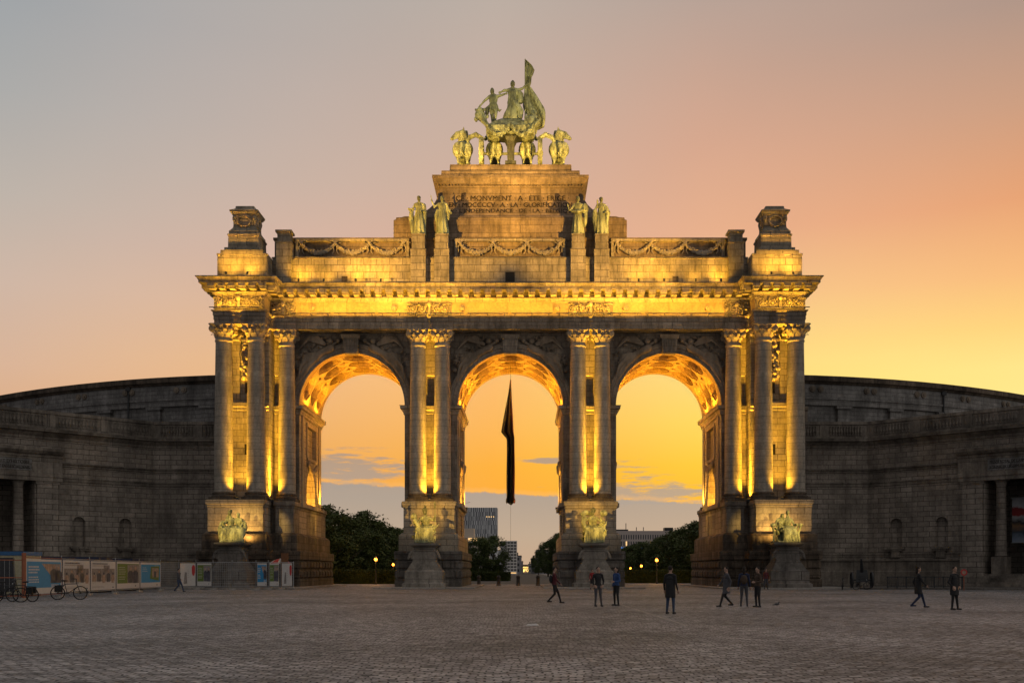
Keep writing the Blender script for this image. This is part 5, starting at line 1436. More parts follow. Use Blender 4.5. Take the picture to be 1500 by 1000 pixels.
# ------------------------------------------------------------------ ground
def wx(px, d): return CAMX+(px-770)/1500*d
def cobbles():
    m, nt, b = nmat('cobblestones'); tc = N(nt, 'ShaderNodeTexCoord')
    mp = N(nt, 'ShaderNodeMapping'); nt.links.new(tc.outputs['Object'], mp.inputs[0])
    wn = N(nt, 'ShaderNodeTexNoise', i_Scale=0.7, i_Detail=3.0); nt.links.new(tc.outputs['Object'], wn.inputs['Vector'])
    sc = N(nt, 'ShaderNodeVectorMath', operation='SCALE'); sc.inputs['Scale'].default_value = .35; nt.links.new(wn.outputs['Color'], sc.inputs[0])
    ad = N(nt, 'ShaderNodeVectorMath', operation='ADD'); nt.links.new(mp.outputs[0], ad.inputs[0]); nt.links.new(sc.outputs[0], ad.inputs[1])
    wn2 = N(nt, 'ShaderNodeTexNoise', i_Scale=3.6, i_Detail=4.0); nt.links.new(tc.outputs['Object'], wn2.inputs['Vector'])
    sc2 = N(nt, 'ShaderNodeVectorMath', operation='SCALE'); sc2.inputs['Scale'].default_value = .13; nt.links.new(wn2.outputs['Color'], sc2.inputs[0])
    ad2 = N(nt, 'ShaderNodeVectorMath', operation='ADD'); nt.links.new(ad.outputs[0], ad2.inputs[0]); nt.links.new(sc2.outputs[0], ad2.inputs[1])
    br = N(nt, 'ShaderNodeTexBrick', offset=.5); nt.links.new(ad2.outputs[0], br.inputs['Vector'])
    for k, v in (('Scale', 1.0), ('Brick Width', .25), ('Row Height', .18), ('Mortar Size', .02), ('Mortar Smooth', .5), ('Bias', 0.0)): br.inputs[k].default_value = v
    br.inputs['Color1'].default_value = (.50, .475, .47, 1); br.inputs['Color2'].default_value = (.20, .19, .19, 1); br.inputs['Mortar'].default_value = (.018, .016, .013, 1)
    big = N(nt, 'ShaderNodeTexNoise', i_Scale=.16, i_Detail=7.0, i_Roughness=.65); nt.links.new(tc.outputs['Object'], big.inputs['Vector'])
    r = ramp(nt, [(.34, .5), (.66, 1.25)]); nt.links.new(big.outputs['Fac'], r.inputs[0])
    fn = N(nt, 'ShaderNodeTexNoise', i_Scale=9.0, i_Detail=5.0, i_Roughness=.7); nt.links.new(tc.outputs['Object'], fn.inputs['Vector'])
    r2 = ramp(nt, [(.3, .55), (.7, 1.35)]); nt.links.new(fn.outputs['Fac'], r2.inputs[0])
    # irregular dark gaps scattered across the stones
    gmp = N(nt, 'ShaderNodeMapping'); gmp.inputs['Scale'].default_value = (3.6, 5.0, 1); nt.links.new(tc.outputs['Object'], gmp.inputs[0])
    gap = N(nt, 'ShaderNodeTexNoise', i_Scale=1.0, i_Detail=3.0, i_Roughness=.85); nt.links.new(gmp.outputs[0], gap.inputs['Vector'])
    gr = ramp(nt, [(.50, 1.0), (.60, .08)]); nt.links.new(gap.outputs['Fac'], gr.inputs[0])
    base = mixrgb(nt, 'MULTIPLY', 1.0, br.outputs['Color'], r.outputs[0]); base = mixrgb(nt, 'MULTIPLY', 1.0, base, r2.outputs[0]); base = mixrgb(nt, 'MULTIPLY', .8, base, gr.outputs[0])
    nt.links.new(base, b.inputs['Base Color']); b.inputs['Roughness'].default_value = .62; b.inputs['Specular IOR Level'].default_value = .3
    b1 = N(nt, 'ShaderNodeBump', invert=True); b1.inputs['Strength'].default_value = .9; b1.inputs['Distance'].default_value = .03; nt.links.new(br.outputs['Fac'], b1.inputs['Height'])
    b2 = N(nt, 'ShaderNodeBump'); b2.inputs['Strength'].default_value = .8; b2.inputs['Distance'].default_value = .035; nt.links.new(fn.outputs['Fac'], b2.inputs['Height']); nt.links.new(b1.outputs[0], b2.inputs['Normal'])
    b3 = N(nt, 'ShaderNodeBump'); b3.inputs['Strength'].default_value = .7; b3.inputs['Distance'].default_value = .25; nt.links.new(wn.outputs['Fac'], b3.inputs['Height']); nt.links.new(b2.outputs[0], b3.inputs['Normal'])
    nt.links.new(b3.outputs[0], b.inputs['Normal']); return m
mb = MB()
mb.face([(-1500, -400, 0), (1500, -400, 0), (1500, 3500, 0), (-1500, 3500, 0)])
g = mb.build('ground', cobbles()); tag(g, kind='structure')
# raised pavement along the wings
M['asphalt'] = plain('asphalt', (.05, .05, .05), .9, var=.3, scale=2.0)
M['soil'] = plain('park_soil', (.035, .032, .02), .95, var=.4, scale=1.0)
for s in (-1, 1):
    P0 = [(31.2, -9.4), (38.0, -11.0), (44.0, -13.5), (52.0, -20), (60, -30), (70, -46)]
    Q0 = [(31.2, 6.0), (38, 6.0), (50, -5.0), (58, -13), (68, -28), (78, -44)]
    mb = MB()
    for i in range(len(P0)-1):
        a, b, c, d = P0[i], P0[i+1], Q0[i+1], Q0[i]
        mb.face([(s*a[0], a[1], .14), (s*b[0], b[1], .14), (s*c[0], c[1], .14), (s*d[0], d[1], .14)])
        mb.face([(s*a[0], a[1], 0.0), (s*b[0], b[1], 0.0), (s*b[0], b[1], .14), (s*a[0], a[1], .14)])
    tag(mb.build('pavement', M['base']), kind='structure')
mb = MB(); mb.face([(wx(902, 51), -49, .004), (wx(905, 51), -49, .004), (wx(1010, 30), -70, .004), (wx(1004, 30), -70, .004)]); tag(mb.build('gutter_setts', M['slab']), kind='structure')
mb = MB(); mb.face([(-9.0, 24, .004), (9.0, 24, .004), (12.5, 3000, .004), (-6, 3000, .004)]); tag(mb.build('road', M['asphalt']), kind='structure')
mb = MB(); mb.face([(-300, 60, .006), (-10, 60, .006), (-10, 700, .006), (-300, 700, .006)]); mb.face([(13, 60, .006), (300, 60, .006), (300, 700, .006), (13, 700, .006)]); tag(mb.build('park_ground', M['soil']), kind='structure')

# ------------------------------------------------------------------ trees
def leafmat(name, a, b_):
    m, nt, b = nmat(name); oi = N(nt, 'ShaderNodeTexCoord'); no = N(nt, 'ShaderNodeTexNoise', i_Scale=.5, i_Detail=4.0); nt.links.new(oi.outputs['Object'], no.inputs['Vector'])
    r = ramp(nt, [(.35, a), (.65, b_)]); nt.links.new(no.outputs['Fac'], r.inputs[0]); nt.links.new(r.outputs[0], b.inputs['Base Color']); b.inputs['Roughness'].default_value = .7
    b.inputs['Specular IOR Level'].default_value = .15
    return m
M['leaf'] = leafmat('dark_foliage', (.035, .05, .016), (.075, .10, .03)); M['bark'] = plain('bark', (.06, .045, .035), .9, bump=.6)
def crown_mesh(h, w_, seed, nl=9000):
    rnd = random.Random(seed); mb = MB(); cl = []
    for k in range(70):
        z_ = rnd.uniform(.14, .97); prof = math.sin(min(1, (z_-.08)*1.15)*PI)**.55 if z_ < .94 else .35
        a = rnd.uniform(0, 2*PI); rr = w_/2*prof*rnd.uniform(.45, .92)
        cl.append((V3((rr*math.cos(a), rr*math.sin(a), h*z_)), rnd.uniform(.09, .17)*w_))
    for k in range(nl):
        c, r = cl[k % len(cl)]; d = V3((rnd.gauss(0, 1), rnd.gauss(0, 1), rnd.gauss(0, 1))).normalized()
        p = c+d*r*rnd.uniform(.55, 1.08); s_ = rnd.uniform(.12, .3)
        u = V3((rnd.gauss(0, 1), rnd.gauss(0, 1), rnd.gauss(0, 1))).normalized(); v = u.cross(d); v = v.normalized() if v.length > .1 else V3((1, 0, 0)); u = (d*.4+u).normalized()
        mb.face([p-u*s_, p+v*s_*.55, p+u*s_, p-v*s_*.55])
    return mb.mesh('tree_crown', M['leaf'], None, weld=False)
def trunk_mesh(h, seed):
    rnd = random.Random(seed); mb = MB(); mb.tube([(0, 0, 0), (.05, 0, h*.25), (-.05, .05, h*.6)], [.32, .24, .1], 8)
    for k in range(7):
        a = k*2.4; z_ = h*rnd.uniform(.2, .5); l = h*.25
        mb.tube([(0, 0, z_), (l*.5*math.cos(a), l*.5*math.sin(a), z_+l*.5), (l*math.cos(a), l*math.sin(a), z_+l*1.0)], [.13, .09, .03], 6)
    return mb.mesh('tree_trunk', M['bark'], 40)
CR = [crown_mesh(12.0, 9.0, k) for k in range(3)]; TR = [trunk_mesh(12.0, k) for k in range(3)]
def tree(x, y, h, k, label, group='trees of the park behind the arch', wsc=1.0):
    t = thing('park_tree', label, 'tree', (x, y, 0), k*1.3+x, group)
    c = bpy.data.objects.new('crown', CR[k % 3]); COL.objects.link(c); c.parent = t
    r = bpy.data.objects.new('trunk', TR[k % 3]); COL.objects.link(r); r.parent = t
    s_ = h/12.0; t.scale = (s_*wsc, s_*wsc, s_); return t
def wx(px, d): return CAMX+(px-770)/1500*d
ORD = ['first', 'second', 'third', 'fourth', 'fifth', 'sixth', 'seventh', 'eighth', 'ninth', 'tenth', 'eleventh', 'twelfth', 'thirteenth', 'fourteenth', 'fifteenth']
lst = [(452, 170, 12.2), (478, 178, 12.6), (499, 186, 11.8), (519, 196, 11.7), (534, 206, 13.2), (549, 216, 11.9), (563, 228, 11.6), (577, 243, 11.6), (590, 260, 11.8), (604, 280, 11.6)]
for i, (px, d, h) in enumerate(lst):
    tree(wx(px, d), d-100, h, i, 'dark tree, %s from the left in the row beyond the left arch' % ORD[i], wsc=1.35)
lst = [(1046, 190, 11.0), (1024, 205, 11.2), (1006, 222, 10.9), (989, 240, 10.6), (972, 262, 10.3), (956, 288, 10.2), (941, 318, 10.4), (927, 350, 10.4), (913, 385, 10.6), (900, 420, 10.8)]
for i, (px, d, h) in enumerate(lst):
    tree(wx(px, d), d-100, h, i+1, 'dark tree, %s from the right in the row beyond the right arch' % ORD[i], wsc=1.5)
tree(wx(700, 290), 190, 11.2, 0, 'rounded dark tree, leftmost of those in the centre arch', wsc=1.3)
tree(wx(723, 300), 200, 11.6, 1, 'rounded dark tree in front of the white apartment tower', wsc=1.25)
tree(wx(803, 300), 200, 10.2, 2, 'dark tree beside the right side of the centre arch', wsc=1.1)
tree(wx(818, 280), 180, 11.6, 1, 'taller dark tree half hidden by the right centre pier', wsc=1.1)
tree(wx(789, 420), 320, 9.0, 0, 'small distant tree at the right edge of the avenue', wsc=1.0)
# clipped hedges closing the view under the trees
for (p0, p1, d, h, lab) in ((440, 600, 128, 1.75, 'long low dark hedge under the trees of the left arch'), (895, 1060, 136, 1.75, 'long low dark hedge under the trees of the right arch'), (683, 748, 165, 1.45, 'low dark hedge below the round trees of the centre arch')):
    rnd = random.Random(p0); mb = MB(); x0, x1 = wx(p0, d), wx(p1, d); y0 = d-100
    mb.box(x0+.2, x1-.2, y0+.2, y0+1.6, 0, h-.25)
    for k in range(4500):
        p = V3((rnd.uniform(x0, x1), y0+rnd.uniform(-.1, .3), rnd.uniform(.1, h))) if k % 3 else V3((rnd.uniform(x0, x1), y0+rnd.uniform(0, 1.8), h-rnd.uniform(0, .3)+.1*math.sin(k)))
        u = V3((rnd.gauss(0, 1), rnd.gauss(0, 1), rnd.gauss(0, 1))).normalized()*.13; v = V3((rnd.gauss(0, 1), rnd.gauss(0, 1), rnd.gauss(0, 1))).normalized()*.08
        mb.face([p-u, p+v, p+u, p-v])
    tag(mb.build('hedge', M['leaf'], weld=False), lab, 'hedge', 'hedges in the park')

# ------------------------------------------------------------------ buildings beyond the park
M['tower_dark'] = plain('dark_cladding', (.16, .17, .19), .5); M['tower_light'] = plain('pale_cladding', (.74, .76, .78), .6); M['beige'] = plain('beige_render', (.62, .52, .42), .8)
M['white'] = plain('white_panel', (.86, .83, .80), .6); M['glassd'] = plain('dark_glass', (.07, .075, .085), .25, spec=.6); M['lit'] = emis('lit_window', (1.0, .62, .25), 1.1); M['litblue'] = emis('blue_sign_light', (.08, .3, .9), 1.0)
M['grey'] = plain('grey_render', (.36, .35, .36), .8)
def px2(px, py, d): return wx(px, d), (836-py)*d/1500+CAMH
# office tower
d = 900; x0, _ = px2(655, 0, d); x1, zt = px2(728, 743, d); y0 = d-100
t = thing('office_tower', 'tall dark office tower with irregular pale vertical strips behind the left centre pier', 'office tower', (x0, y0, 0))
mb = MB(); W_ = x1-x0; mb.box(0, W_, 0, 22, 0, zt); mb.build('tower_body', M['tower_dark'], t)
rnd = random.Random(11); nf = 15; fh = zt/nf
for f in range(nf):
    mb = MB(); xx = .3
    while xx < W_-.4:
        w_ = rnd.choice((.35, .5, .7)); gp = rnd.uniform(.45, 1.5)
        mb.box(xx, xx+w_, -.25, 0, f*fh+.05, (f+1)*fh-.05); xx += w_+gp
    yy = .4
    while yy < 21:
        w_ = rnd.choice((.4, .6)); mb.box(W_, W_+.25, yy, yy+w_, f*fh+.05, (f+1)*fh-.05); yy += w_+rnd.uniform(.5, 1.3)
    mb.build('facade_strip', M['tower_light'], t)
for k in range(4): mb = MB(); mb.box(W_-9.3+k*2, W_-8.6+k*2, -.27, 0, zt-8.6, zt-7.6); mb.build('window', M['lit'], t)
mb = MB(); mb.box(2, 8, 3, 9, zt, zt+2.5); mb.tube([(5, 4, zt+2), (20, 4, zt+5)], .15, 6); mb.tube([(14, 4, zt), (14, 4, zt+6)], .12, 6); mb.build('roof_plant', M['metal'], t)
# terraced block in front
d = 620; x0, _ = px2(676, 0, d); x1, zt = px2(716, 795, d); y0 = d-100
t = thing('apartment_building', 'beige terraced apartment block with a lit window, in front of the tall dark tower', 'building', (x0, y0, 0))
mb = MB(); W_ = x1-x0; mb.box(0, W_, 0, 16, 0, zt-2); mb.box(0, W_*.8, 1, 14, zt-2, zt+4); mb.box(0, W_*.45, 2, 12, zt+4, zt+9); mb.build('wall', M['beige'], t)
for f in range(8):
    zz = zt-1.5-f*3.1+6
    if zz > zt+2: continue
    for k in range(5):
        if zz > zt-2.5 and k > 3: continue
        mb = MB(); yy = .85 if zz > zt-3.5 else -.15
        mb.box(1+k*W_/5.4, 1+k*W_/5.4+W_/7.5, yy-.05, yy+.2, zz, zz+1.7)
        mb.build('window', M['lit'] if (f, k) in ((1, 1), (1, 2), (5, 0)) else M['glassd'], t)
    mb = MB(); yb = .7 if zz > zt-3.5 else -.4; mb.box(0, W_*(.8 if zz > zt-3.5 else 1), yb-.2, yb+.2, zz-1.1, zz-.5); mb.build('balcony_band', M['white'], t)
# white gridded tower
d = 520; x0, _ = px2(733, 0, d); x1, zt = px2(757.5, 792, d); xm, _ = px2(742.5, 0, d); y0 = d-100
t = thing('apartment_tower', 'slim apartment tower with white balcony grid and a dark blank side, left of the avenue', 'apartment tower', (x0, y0, 0))
mb = MB(); W_ = x1-x0; wm = xm-x0; mb.box(0, W_-.4, .6, 14, 0, zt-.3); mb.box(0, wm, 0, .6, 0, zt); mb.build('wall', M['grey'], t)
nf = 11; fh = zt/nf; rnd = random.Random(2)
for f in range(nf+1):
    mb = MB(); mb.box(wm, W_, -.9, .58, f*fh-.35 if f else 0, f*fh+.1 if f else .3); mb.build('balcony_slab', M['white'], t)
for f in range(nf):
    for q in (0, .33, .66, 1.0):
        if rnd.random() < .25 and 0 < q < 1: continue
        mb = MB(); xx = wm+(W_-wm)*q; mb.box(xx-.16 if q else xx, xx+.16 if q < 1 else xx, -.85, .55, f*fh+.1, (f+1)*fh-.35) if 0 < q < 1 else mb.box(min(xx, W_-.25), min(xx, W_-.25)+.25, -.85, .55, f*fh+.1, (f+1)*fh-.35); mb.build('balcony_fin', M['white'], t)
    mb = MB(); mb.box(wm+.4, W_-.5, .5, .58, f*fh+.5, (f+1)*fh-.6); mb.build('window', M['lit'] if f == 0 else M['glassd'], t)
# street canyon
for (p0, p1, ty, d, lab, m_) in ((756, 763.5, 814, 600, 'grey town house row end on the left of the avenue', 'grey'), (761, 766, 822, 800, 'narrow dark facade further down the avenue on the left', 'tower_dark'), (778, 790, 818, 640, 'dark flat topped house on the right of the avenue', 'tower_dark'), (774, 780, 826, 850, 'low dark facade beyond the house on the right of the avenue', 'grey'), (786, 812, 806, 560, 'tall grey house behind the right trees of the centre arch', 'grey'), (722, 736, 806, 700, 'plain grey block peeping between the round tree and the white tower', 'tower_light')):
    x0, zt = px2(p0, ty, d); x1, _ = px2(p1, ty, d); t = thing('town_house', lab, 'building', (x0, d-100, 0))
    mb = MB(); W_ = x1-x0; mb.box(0, W_, 0, 60, 0, zt); mb.build('wall', M[m_], t)
    mb = MB(); mb.box(-.2, W_+.2, -.3, 60.2, zt, zt+.4); mb.box(W_*.2, W_*.4, 5, 6, zt+.4, zt+2.2); mb.build('roof', M['metal'], t)
    nf = max(2, int(zt/3.4))
    for f in range(nf):
        for k in range(max(1, int(W_/2.6))):
            mb = MB(); mb.box(.7+k*2.6, 1.9+k*2.6, -.05, .02, f*3.4+1.1, f*3.4+2.8)
            if .7+k*2.6+1.2 < W_: mb.build('window', M['glassd'], t)
# lit frontage closing the avenue
d = 950; x0, zt = px2(762.5, 828, d); x1, _ = px2(779, 828, d)
t = thing('illuminated_building', 'golden lit building front closing the far end of the avenue', 'building', (x0, d-100, 0))
mb = MB(); W_ = x1-x0; mb.box(0, W_, 0, 20, 0, zt); mb.build('wall', M['beige'], t)
mb = MB(); mb.box(-.3, W_+.3, -.4, 20.3, zt, zt+1.0); mb.build('roof', M['metal'], t)
GL = emis('golden_lights', (1.0, .68, .18), 2.6); n = 5
for k in range(n):
    cx = W_*(k+.5)/n; mb = MB(); mb.tube([(cx+.75*math.cos(PI*q/8), -.25, zt-2.0+.75*math.sin(PI*q/8)) for q in range(9)], .16, 5); mb.build('light_arc', GL, t)
    mb = MB(); mb.box(cx-.45, cx+.45, -.1, .05, zt-5.4, zt-3.6); mb.build('window', GL if k != 2 else M['lit'], t)
mb = MB(); mb.box(.2, W_-.2, -.3, 0, zt-3.1, zt-2.9); mb.build('light_garland', GL, t)
for k in range(9): mb = MB(); mb.ell((W_*(k+.5)/9, -1.5, 2.2+1.1*math.sin(k*2.3)), .32, 7, 5); mb.build('lamp_globe', GL, t)
# long pale building above the trees on the right
d = 780; x0, zt = px2(890, 777, d); x1, _ = px2(993, 777, d)
t = thing('office_building', 'long flat topped pale office building far off above the trees of the right arch', 'office building', (x0, d-100, 0))
M['haze_wall'] = plain('far_concrete', (.50, .43, .40), .8); mb = MB(); W_ = x1-x0; mb.box(0, W_, 0, 20, 0, zt); mb.build('wall', M['haze_wall'], t)
mb = MB(); mb.box(W_*.82, W_*.94, 3, 12, zt, zt+2.6); mb.box(W_*.05, W_*.3, 3, 12, zt, zt+1.2); mb.tube([(W_*.27, 5, zt), (W_*.27, 5, zt+6)], .3, 6); mb.tube([(W_*.42, 5, zt), (W_*.42, 5, zt+3)], .3, 6); mb.tube([(W_*.52, 5, zt), (W_*.52, 5, zt+3)], .3, 6); mb.build('roof_plant', M['metal'], t)
for f in range(2):
    for k in range(28):
        mb = MB(); xx = 1+k*(W_-2)/28; mb.box(xx, xx+.9, -.06, .03, zt-6.5-f*5, zt-3-f*5); mb.build('window', M['lit'] if (f == 1 and k in (3, 4, 7, 17, 18)) else M['glassd'], t)
mb = MB(); mb.box(W_*.1, W_*.24, -.5, -.1, zt-13.5, zt-12.7); mb.box(W_*.42, W_*.56, -.5, -.1, zt-13.7, zt-12.7); mb.build('blue_light_band', M['litblue'], t)

# ------------------------------------------------------------------ street lamps (lit), bollards
GLB = emis('lit_lamp_globe', (1.0, .36, .045), 3)
def lamp(px, py, d, lab):
    x_, z_ = px2(px, py, d); t = thing('street_lamp', lab, 'street lamp', (x_, d-100, 0), 0, 'lit lamps in the park')
    mb = MB(); mb.lathe([(.14, 0), (.14, .25), (.07, .35), (.05, z_-.35), (.09, z_-.3), (.03, z_-.22)], (0, 0, 0), 10); mb.build('post', M['metal'], t, smooth=40)
    mb = MB(); mb.ell((0, 0, z_), .21, 12, 9); mb.build('globe', GLB, t)
    mb = MB(); mb.lathe([(.2, z_+.2), (.12, z_+.3), (.02, z_+.42)], (0, 0, 0), 10); mb.build('cap', M['metal'], t)
    L = bpy.data.lights.new('lamp_light', 'POINT'); L.energy = 260; L.color = (1, .45, .1); L.shadow_soft_size = .3
    o = bpy.data.objects.new('lamp_light', L); COL.objects.link(o); o.parent = t; o.location = (0, -.5, z_)
lamp(550.5, 819, 124, 'lit orange globe lamp, higher of the two in the left arch'); lamp(576, 826.5, 170, 'lit orange globe lamp, lower of the two in the left arch')
lamp(962, 820, 131, 'lit orange globe lamp, highest and rightmost of three in the right arch'); lamp(939.5, 828.5, 180, 'lit orange globe lamp, middle one of three in the right arch'); lamp(923.5, 832, 230, 'lit orange globe lamp, lowest and leftmost of three in the right arch')
mb = MB(); mb.lathe([(.26, 0), (.26, .1), (.2, .16), (.19, .85), (.23, .9), (.23, .98), (.15, 1.1), (0.02, 1.16)], (0, 0, 0), 14); bme = mb.mesh('bollard', M['base'], 40)
for px, lab in ((701.5, 'short stone bollard, leftmost of four under the centre arch'), (730.5, 'short stone bollard in front of the white apartment tower'), (759, 'short stone bollard in line with the lit avenue end'), (788, 'short stone bollard, rightmost of four under the centre arch')):
    o = bpy.data.objects.new('bollard', bme); COL.objects.link(o); o.location = (wx(px, 114), 14, 0); tag(o, lab, 'bollard', 'stone bollards under the centre arch')

# ------------------------------------------------------------------ flag hanging in the centre arch
def flagmat():
    m, nt, b = nmat('tricolour_cloth'); tc = N(nt, 'ShaderNodeTexCoord'); sp = N(nt, 'ShaderNodeSeparateXYZ'); nt.links.new(tc.outputs['UV'], sp.inputs[0])
    r = ramp(nt, [(0, (.008, .008, .009)), (.60, (.16, .10, .015)), (.76, (.08, .008, .01))], 'CONSTANT'); nt.links.new(sp.outputs[0], r.inputs[0])
    nt.links.new(r.outputs[0], b.inputs['Base Color']); b.inputs['Roughness'].default_value = .85; return m
YF = 6.0; dF = 106.0
def fz(py): return (836-py)*dF/1500+CAMH
zt_, zb_ = fz(556), fz(738)
t = thing('hanging_flag', 'long dark national flag hanging limp and folded on a wire in the centre arch', 'flag', (wx(748, dF), YF, 0))
mb = MB(); K = 60; m = 60; rg = []
for i in range(K+1):
    f = i/K; zz = zt_+(zb_-zt_)*f
    w_ = .06+1.24*min(1, f/.42)**1.1 if f < .42 else (1.3-.46*min(1, (f-.42)/.05) if f < .95 else .84+.2*math.sin((f-.95)*60))
    off = -.33*min(1, f/.42) if f < .42 else (-.33+.33*min(1, (f-.42)/.05))
    ring = []
    for k in range(m):
        v = k/(m-1); xx = off+(v-.5)*w_+.02*math.sin(v*40+zz)
        yy = .30*min(1, .2+f*2)*math.sin(v*17+f*3.0)*(1-.25*math.sin(v*5+f*4))+.05*math.sin(f*18)
        ring.append((xx, yy, zz+.1*math.sin(v*9)*(f > .9)))
    rg.append(ring)
for i in range(K):
    for k in range(m-1):
        uv = [(k/m, 0), ((k+1)/m, 0), ((k+1)/m, 1), (k/m, 1)]
        mb.face([rg[i][k], rg[i][k+1], rg[i+1][k+1], rg[i+1][k]], uv)
fo = mb.build('cloth', flagmat(), t, smooth=80); sm = fo.modifiers.new('thick', 'SOLIDIFY'); sm.thickness = .01
mb = MB(); mb.tube([(0, 0, SPR+AR-.02), (0, 0, fz(556))], .02, 6); mb.tube([(0, 0, zb_), (0.0, 0, 1.8)], .012, 6); mb.build('wire', M['metal'], t)
# ------------------------------------------------------------------ site fence with posters, at the left of the square
PST = [(35, 56), (90, 62), (131, 68), (169, 73), (204, 79), (235, 84), (262, 87), (287, 89), (312, 89), (340, 89), (375, 89), (393, 89), (411, 89), (430, 89)]
def fp(i): px, d = PST[i]; return V3((wx(px, d), d-100, 0))
M['p_white'] = plain('poster_white', (.52, .50, .48), .6, var=.1); M['p_blue'] = plain('poster_blue', (.03, .22, .44), .6, var=.12); M['p_green'] = plain('poster_green', (.11, .17, .035), .6, var=.12)
M['p_red'] = plain('poster_red', (.45, .04, .04), .6, var=.1); M['p_dark'] = plain('poster_photo_dark', (.07, .07, .09), .6, var=.6, scale=3); M['p_mid'] = plain('poster_photo_mid', (.25, .22, .21), .6, var=.6, scale=4); M['p_skin'] = plain('poster_photo_warm', (.36, .25, .19), .6, var=.5, scale=4)
PM = [M[k] for k in ('p_white', 'p_blue', 'p_green', 'p_red', 'p_dark', 'p_mid', 'p_skin')]
def poster(kind, L, t, d, nn, mirror=False):
    """flat printed sheet tied to the fence, its picture built as printed areas"""
    o = V3((0, 0, 0)); mb = MB(); z0, z1 = .32, 2.28; H = z1-z0; a, b = .12, L-.12; W_ = b-a
    def rect(u0, u1, v0, v1, mi, lay):
        off = nn*(.05+.006*lay)
        P = [d*(a+W_*u)+V3((0, 0, z0+H*v))+off for u, v in ((u0, v0), (u1, v0), (u1, v1), (u0, v1))]; mb.face(P, None, mi)
    def poly(pts, mi, lay): mb.face([d*(a+W_*u)+V3((0, 0, z0+H*v))+nn*(.05+.006*lay) for u, v in pts], None, mi)
    mb.obox(d*(a+W_/2)+V3((0, 0, z0+H/2))+nn*.045, d*W_/2, nn*.004, (0, 0, H/2), 0)
    rnd = random.Random(kind*7)
    def lines(u0, v0, n, w_, mi=0, h=.022, gp=.055):
        for k in range(n):
            u = u0
            while u < u0+w_*rnd.uniform(.8, 1):
                l = rnd.uniform(.015, .035); rect(u, u+l, v0-k*gp-h, v0-k*gp, mi, 2); u += l+.01
    def person_(cx, v0, h, mi, lay=2):
        poly([(cx-h*.16, v0), (cx+h*.16, v0), (cx+h*.19, v0+h*.62), (cx+h*.06, v0+h*.76), (cx-h*.06, v0+h*.76), (cx-h*.19, v0+h*.62)], mi, lay)
        poly([(cx+h*.09*math.cos(q*PI/4), v0+h*.87+h*.12*math.sin(q*PI/4)) for q in range(8)], 6 if mi == 4 else 4, lay+1)
    if kind == 0:
        rect(.03, .97, .17, .93, 1, 1); lines(.07, .80, 3, .28, 0, .045, .08); lines(.07, .5, 3, .26, 0, .035, .07)
        poly([(.42, .87), (.70, .87), (.72, .45)], 6, 2); poly([(.66, .3), (.95, .3), (.95, .87), (.70, .87)], 5, 2); person_(.76, .3, .55, 4, 3); person_(.9, .3, .5, 4, 3); lines(.68, .26, 2, .26, 0, .035, .05); rect(.86, .9, .06, .1, 4, 2)
    elif kind in (1, 2):
        lines(.06, .93, 1, .62, 4, .04); lines(.06, .85, 1, .55, 6, .025)
        rect(.04, .96, .30, .74, 5, 1); rect(.04, .96, .18, .30, 0, 2)
        for k in range(5): person_(.12+.19*k, .24+.03*(k % 2), .38+.04*((k*3) % 2), 4 if k % 2 else 6, 2)
        rect(.5, .75, .6, .86, 5, 1); lines(.05, .13, 2, .5, 5, .012, .03); rect(.86, .91, .06, .1, 4, 2)
    elif kind == 3:
        rect(.03, .97, .2, .93, 2, 1); lines(.08, .80, 4, .3, 0, .02, .08); lines(.08, .45, 2, .28, 0, .02, .08); rect(.45, .96, .2, .9, 5, 2); person_(.58, .22, .6, 4, 3); person_(.8, .2, .64, 4, 3); rect(.78, .83, .07, .11, 4, 2)
    elif kind == 4:
        rect(.03, .97, .2, .92, 1, 1); lines(.09, .80, 3, .22, 0, .02, .07); poly([(.45, .35), (.9, .26), (.93, .86), (.5, .84)], 2, 2); rect(.55, .88, .4, .78, 6, 3); person_(.7, .4, .34, 4, 4); lines(.68, .88, 1, .24, 0, .014); rect(.78, .83, .07, .12, 4, 2)
    else:
        poly([(.2, .1), (.45, .1), (.42, .6), (.3, .62)], 5, 1); lines(.48, .72, 5, .08, 5, .02, .08); poly([(.76, .55), (.82, .45), (.92, .47), (.97, .6), (.97, .84), (.92, .92), (.8, .92), (.74, .82)], 3, 1)
    mb.build('poster', PM, t, weld=False)
KINDS = [0, 1, 2, 3, 4, None, 5, 3, None, None, 0, 3, 5]
KL = {0: 'mostly blue poster with two standing people', 1: 'white crowd photo poster behind a bicycle', 2: 'white poster with a group photograph', 3: 'green poster with two people', 4: 'blue poster with a tilted green frame', 5: 'white poster with a red shape'}
pos = ['widest and leftmost of the row', 'second from the left', 'third from the left', 'fourth from the left', 'fifth from the left', 'gap after the fifth poster', 'just beyond the first open gap', 'seventh poster from the left', 'left half of the wide open gap', 'right half of the wide open gap', 'third from the right end', 'second from the right end', 'right end of the row']
